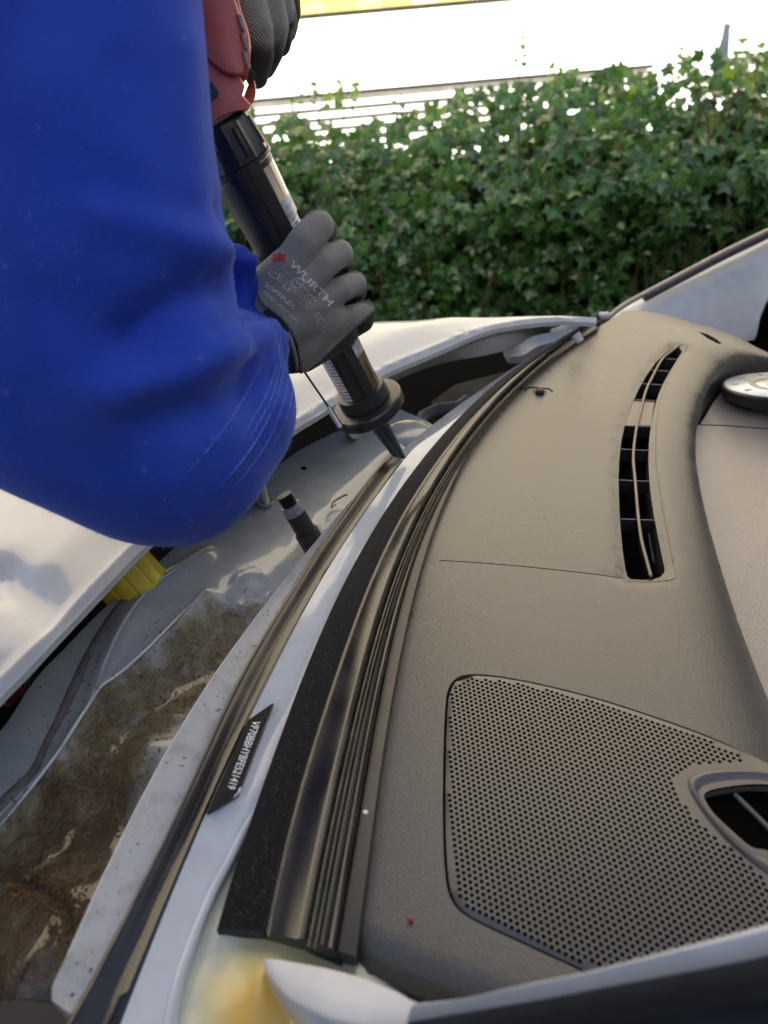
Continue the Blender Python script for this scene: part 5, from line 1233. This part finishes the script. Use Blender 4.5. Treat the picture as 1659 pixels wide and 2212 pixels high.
# trousers, boots, neck and head as one body, mostly outside the picture
skin = mat('skin', (.45, .27, .19), .5, var=.1, vscale=40); trm = mat('work_trousers', (.03, .03, .035), .9, var=.2, vscale=50, bump=.3, bscale=300)
B_ = [((-.95, -.12, 1.02), .15, (-.95, -.12, .92), .15), ((-.88, -.14, .9), .095, (-.85, -.16, .5), .065), ((-.85, -.16, .5), .062, (-.86, -.2, .09), .045), ((-1.03, -.14, .9), .095, (-1.06, -.2, .5), .065), ((-1.06, -.2, .5), .062, (-1.08, -.28, .09), .045),
      ((-.86, -.2, .06), .05, (-.80, -.08, .05), .045), ((-1.08, -.28, .06), .05, (-1.03, -.16, .05), .045)]
blob('trousers', [(Vector(a_), b_, Vector(c_), d_) for a_, b_, c_, d_ in B_], .012, 4, trm, person)
H_ = [((-.50, .30, 1.72), .06, (-.43, .40, 1.84), .055), ((-.42, .42, 1.90), .085, (-.40, .45, 1.94), .09), ((-.36, .50, 1.86), .045, (-.38, .46, 1.90), .06), ((-.335, .535, 1.885), .012, (-.345, .52, 1.90), .010)]
blob('head', [(Vector(a_), b_, Vector(c_), d_) for a_, b_, c_, d_ in H_], .008, 3, skin, person)
blob('hair', [(Vector((-.43, .41, 1.95)), .092, Vector((-.41, .44, 1.975)), .092)], .008, 2, mat('brown_hair', (.05, .03, .02), .8, var=.3, vscale=90), person)

# ---- gloves
def glovemat():
    m = bpy.data.materials.new('grey_knit_glove'); m.use_nodes = True; N = m.node_tree.nodes; L = m.node_tree.links; b = N['Principled BSDF']
    tc = N.new('ShaderNodeTexCoord'); at = N.new('ShaderNodeAttribute'); at.attribute_name = 'coat'
    n = N.new('ShaderNodeTexNoise'); n.inputs['Scale'].default_value = 70; n.inputs['Detail'].default_value = 6; L.new(tc.outputs['Object'], n.inputs['Vector'])
    r = N.new('ShaderNodeValToRGB'); L.new(n.outputs[0], r.inputs[0]); e = r.color_ramp.elements; e[0].position = .3; e[0].color = (.235, .235, .23, 1); e[1].position = .75; e[1].color = (.27, .265, .25, 1)
    ad = N.new('ShaderNodeMath'); ad.operation = 'MULTIPLY_ADD'; ad.inputs[1].default_value = .25; L.new(n.outputs[0], ad.inputs[0]); L.new(at.outputs['Fac'], ad.inputs[2])
    rr = N.new('ShaderNodeValToRGB'); L.new(ad.outputs[0], rr.inputs[0]); rr.color_ramp.elements[0].position = .58; rr.color_ramp.elements[1].position = .68
    mx = N.new('ShaderNodeMixRGB'); L.new(rr.outputs[0], mx.inputs[0]); L.new(r.outputs[0], mx.inputs[1]); mx.inputs[2].default_value = (.028, .027, .026, 1); L.new(mx.outputs[0], b.inputs['Base Color'])
    b.inputs['Roughness'].default_value = .85; b.inputs['Specular IOR Level'].default_value = .25; b.inputs['Sheen Weight'].default_value = .2
    wv = N.new('ShaderNodeTexWave'); wv.bands_direction = 'DIAGONAL'; wv.inputs['Scale'].default_value = 210; wv.inputs['Distortion'].default_value = 1.5; L.new(tc.outputs['Object'], wv.inputs['Vector'])
    bp = N.new('ShaderNodeBump'); bp.inputs['Strength'].default_value = .8; bp.inputs['Distance'].default_value = .0007; L.new(wv.outputs[0], bp.inputs['Height']); L.new(bp.outputs[0], b.inputs['Normal']); return m
glm = glovemat()
DH = proj(AX(640))[2]; hb_ = DH - .036
print('hand depth', hb_)
def hbl(x, y): return proj(AX(393 + ((x - 539) * .469 + (y - 393) * .883) * .883))[2] - .034
def GC(*pts): # chain of (x, y, depth offset, world radius)
    return [(dp(a_[0], a_[1], hbl(a_[0], a_[1]) + a_[2]), a_[3], dp(b_[0], b_[1], hbl(b_[0], b_[1]) + b_[2]), b_[3]) for a_, b_ in zip(pts[:-1], pts[1:])]
gl_ = []
gl_ += GC((520, 700, .01, .030), (590, 690, .004, .030))
gl_ += GC((582, 622, .006, .019), (624, 574, .002, .0158)); gl_ += GC((590, 660, .0, .022), (652, 612, -.002, .0160)); gl_ += GC((606, 705, .0, .022), (680, 655, -.002, .0160)); gl_ += GC((632, 748, .004, .020), (702, 700, .002, .0150))
gl_ += GC((650, 762, .012, .018), (735, 718, .012, .016)); gl_ += GC((600, 690, 0, .024), (700, 680, .004, .019)); gl_ += GC((640, 640, .004, .022), (690, 690, .004, .02))
gl_ += GC((626, 574, .002, .0145), (655, 525, .002, .0132), (688, 488, .012, .0128), (700, 496, .040, .0115), (668, 520, .066, .0105), (640, 540, .072, .010))       # index
gl_ += GC((656, 612, -.002, .0145), (700, 572, .0, .0118), (734, 547, .010, .0112), (738, 566, .040, .0112), (700, 596, .066, .0105), (672, 610, .072, .010))        # middle
gl_ += GC((684, 655, -.001, .0140), (735, 626, .002, .0112), (767, 611, .012, .0100), (766, 632, .040, .0108), (728, 658, .066, .010), (700, 672, .072, .0095))       # ring
gl_ += GC((710, 702, .003, .0135), (758, 684, .006, .0105), (789, 671, .014, .0088), (784, 694, .038, .0100), (752, 715, .062, .0095), (730, 725, .068, .009))      # little
gl_ += GC((585, 640, .012, .017), (568, 600, .030, .0145), (575, 560, .055, .013), (610, 530, .072, .012), (640, 520, .078, .011))                              # thumb round the far side
def coat(me):
    n = len(me.vertices); at = me.attributes.new('coat', 'FLOAT', 'POINT'); val = np.zeros(n)
    for i, v_ in enumerate(me.vertices):
        a_ = proj(v_.co); dd = a_[2] - hbl(a_[0], a_[1])
        # palm side: beyond the knuckle line, or past the little-finger edge
        edge = (a_[1] - (806 + (674 - 806) * (a_[0] - 654) / (796 - 654))) / 22
        val[i] = .40 + max((dd - .006) * 30, edge * .35)
    at.data.foreach_set('value', np.clip(val, 0, 1).astype(np.float32))
glove = blob('glove', gl_, .0015, 4, glm, person, coat); glove['label'] = 'near grey knit glove with printed back'
# ribbed cuff of the glove
cu0 = dp(592, 700, hb_ + .012); cu1 = dp(545, 716, hb_ + .006)
d_ = (cu1 - cu0).normalized(); a1_ = d_.orthogonal().normalized(); 
dn = (dp(655, 800, hb_) - dp(555, 580, hb_)); a1_ = (dn - d_ * dn.dot(d_)).normalized(); a2_ = d_.cross(a1_)
vs = []; fs = []; seg = 120
for i in range(10):
    c = cu0.lerp(cu1, i / 9 * .8); rx = .043 + (.0008 if i in (0, 1) else 0); ry = .027
    for k in range(seg): a_ = 2 * math.pi * k / seg; g_ = 1 + .02 * (k % 2); vs.append(c + a1_ * math.cos(a_) * rx * g_ + a2_ * math.sin(a_) * ry * g_)
for i in range(9):
    for k in range(seg): a0 = i * seg + k; b0 = i * seg + (k + 1) % seg; fs.append((a0, b0, b0 + seg, a0 + seg))
child(mk('glove_cuff', vs, fs, mat('dark_green_rib', (.010, .020, .017), .9, var=.3, vscale=300, bump=.5, bscale=600), None), person)
ringp = [cu0 + d_ * -.001 + a1_ * math.cos(t) * .0435 + a2_ * math.sin(t) * .0275 for t in np.linspace(0, 2 * math.pi, 80)]
tube('cuff_hem', ringp, .0018, mat('pale_hem', (.19, .19, .175), .9, var=.15, vscale=200), person, 8)
# far glove on the grip
hm = dM + .012
def GD(*pts): return [(dp(a_[0], a_[1], hm + a_[2]), a_[3], dp(b_[0], b_[1], hm + b_[2]), b_[3]) for a_, b_ in zip(pts[:-1], pts[1:])]
g2 = []
g2 += GD((505, -60, -.012, .013), (538, 0, -.006, .0125), (556, 60, .0, .0122), (562, 115, .012, .0112), (554, 165, .028, .0095))
g2 += GD((545, -70, .004, .0135), (578, -5, .010, .0128), (592, 55, .018, .012), (585, 110, .032, .0105), (572, 145, .045, .009))
g2 += GD((575, -80, .022, .0135), (600, -15, .028, .0125), (612, 40, .036, .0115), (603, 95, .048, .010))
g2 += GD((600, -90, .040, .0135), (616, -25, .046, .012), (624, 22, .054, .0105), (618, 68, .062, .009))
g2 += GD((530, -160, .0, .022), (520, -80, .0, .018)); g2 += GD((570, -170, .015, .022), (560, -90, .012, .018)); g2 += GD((590, -180, .03, .022), (590, -100, .03, .017)); g2 += GD((600, -190, .045, .02), (605, -100, .045, .015))
g2 += GD((580, -320, .05, .030), (570, -180, .02, .028)); g2 += GD((600, -560, .06, .036), (580, -320, .05, .030)); g2 += GD((520, -190, .03, .016), (470, -120, .05, .014), (450, -60, .055, .012))
def coat2(me):
    n = len(me.vertices); at = me.attributes.new('coat', 'FLOAT', 'POINT'); val = np.zeros(n)
    for i, v_ in enumerate(me.vertices):
        a_ = proj(v_.co); val[i] = .42 + max(0, (a_[1] - 80) / 260) + (.12 if a_[2] > hm + .03 else 0)
    at.data.foreach_set('value', np.clip(val, 0, .9).astype(np.float32))
gl2 = blob('glove', g2, .0022, 4, glm, person, coat2); gl2['label'] = 'far grey glove round the pistol grip'
# printing on the back of the glove
bvh = bvh_of([glove]); wp = mat('glove_print', (.44, .45, .45), .7, col2=(.66, .68, .68), vscale=450); rp = mat('glove_print_red', (.42, .02, .03), .7, var=.15, vscale=300)
C2 = lambda x, y: ((500 + x / 2.765) / 1.1573, (450 + y / 2.765) / 1.1573)
def on_glove(cx, cy):
    x, y = C2(cx, cy); r = ray(x, y).normalized(); h = bvh.ray_cast(CAM, r)
    if h[0] is None: return dp(x, y, hb_ - .02)
    n_ = h[1] if h[1].dot(r) < 0 else -h[1]
    return h[0] + n_ * .0004 - r * .0003
def gtext(name, txt, p0_, p1_, hgt, m=wp, thick=.015):
    p0_ = np.array(p0_, float); p1_ = np.array(p1_, float); d = p1_ - p0_; L = np.linalg.norm(d); u = d / L; w = np.array((u[1], -u[0]))
    tv, _ = text_mesh(txt, lambda x, y: Vector((x, y, 0))); Lx = max(v_.x for v_ in tv)
    v, f = text_mesh(txt, lambda x, y: on_glove(*(p0_ + u * (x / Lx * L) + w * (y / .7 * hgt))), thick)
    return child(mk(name, v, f, m, None, False), glove)
gtext('brand_lettering', 'WURTH', (612, 585), (888, 872), 50, thick=.02)
gtext('mark_lettering', 'CE', (462, 655), (560, 708), 44, thick=-.005)
gtext('mark_lettering', 'SOFTFLEX', (445, 728), (648, 892), 30, thick=.02)
gtext('mark_lettering', '0899 401 009', (430, 775), (670, 990), 22, thick=.0)
gtext('mark_lettering', 'EAC', (782, 930), (818, 995), 48, thick=0)
gtext('mark_lettering', '4131X', (680, 845), (742, 905), 16, thick=0)
def gline(name, pts, w_, m=wp, par=None):
    P = dense(pts, max(6, len(pts) * 5), False); vs = []; fs = []
    for i in range(len(P)):
        d = P[min(i + 1, len(P) - 1)] - P[max(i - 1, 0)]; d = d / (np.linalg.norm(d) + 1e-9); n_ = np.array((-d[1], d[0])) * w_ / 2
        vs += [on_glove(*(P[i] + n_)), on_glove(*(P[i] - n_))]
    for i in range(len(P) - 1): a_ = 2 * i; fs.append((a_, a_ + 1, a_ + 3, a_ + 2))
    return child(mk(name, vs, fs, m, None, False), glove)
circ = [(675 + 42 * math.cos(t) * 1.0, 712 + 34 * math.sin(t)) for t in np.linspace(0, 6.283, 20)]
gline('certification_mark', circ, 6); gtext('mark_lettering', 'TR', (652, 712), (700, 738), 24, thick=.0)
gline('pictogram', [(600, 705), (575, 735), (610, 770), (622, 750)], 5); gline('pictogram', [(622, 735), (664, 765), (655, 782), (612, 755), (622, 735)], 4)
gline('shield_pictogram', [(722, 800), (760, 790), (795, 840), (790, 880), (740, 870), (722, 800)], 5); gline('shield_pictogram', [(740, 820), (775, 832), (745, 845), (780, 862)], 5)
for i in range(6): gline('size_dots', [(722 + i * 20, 742 + i * 22), (732 + i * 20, 753 + i * 22)], 7)
for (x, y) in ((515, 520), (548, 512), (505, 548), (540, 542), (575, 520), (568, 548)): gline('emblem', [(x - 6, y + 10), (x + 16, y - 6 + 6)], 20, rp)
gline('emblem', [(505, 535), (545, 530), (590, 530)], 24, rp)
gline('wrist_ribbing', [(455, 895), (500, 940), (545, 990), (610, 1080), (650, 1170), (672, 1250), (678, 1330)], 62, mat('dark_green_rib', (1, 1, 1)))
hp = [on_glove(*q) for q in dense([(405, 770), (440, 850), (500, 895), (590, 975), (655, 1080), (693, 1200), (700, 1325)], 40)]
tube('glove_hem', hp, .0017, mat('pale_hem', (1, 1, 1)), glove, 8)
for i in range(46):
    q = dense([(450, 905), (500, 955), (545, 1005), (605, 1095), (642, 1180), (664, 1260), (668, 1330)], 46)[i]; q2 = dense([(470, 880), (520, 915), (580, 975), (640, 1075), (676, 1180), (690, 1250), (692, 1325)], 46)[i]
    if i % 2: tube('rib_stitch', [on_glove(*q) + (CAM - on_glove(*q)).normalized() * .0005, on_glove(*q2) + (CAM - on_glove(*q2)).normalized() * .0005], .00045, mat('rib_thread', (.03, .06, .05), .9, var=.3, vscale=200), glove, 4)
print('tris', sum(len(o.data.polygons) for o in bpy.data.objects if o.type == 'MESH'))
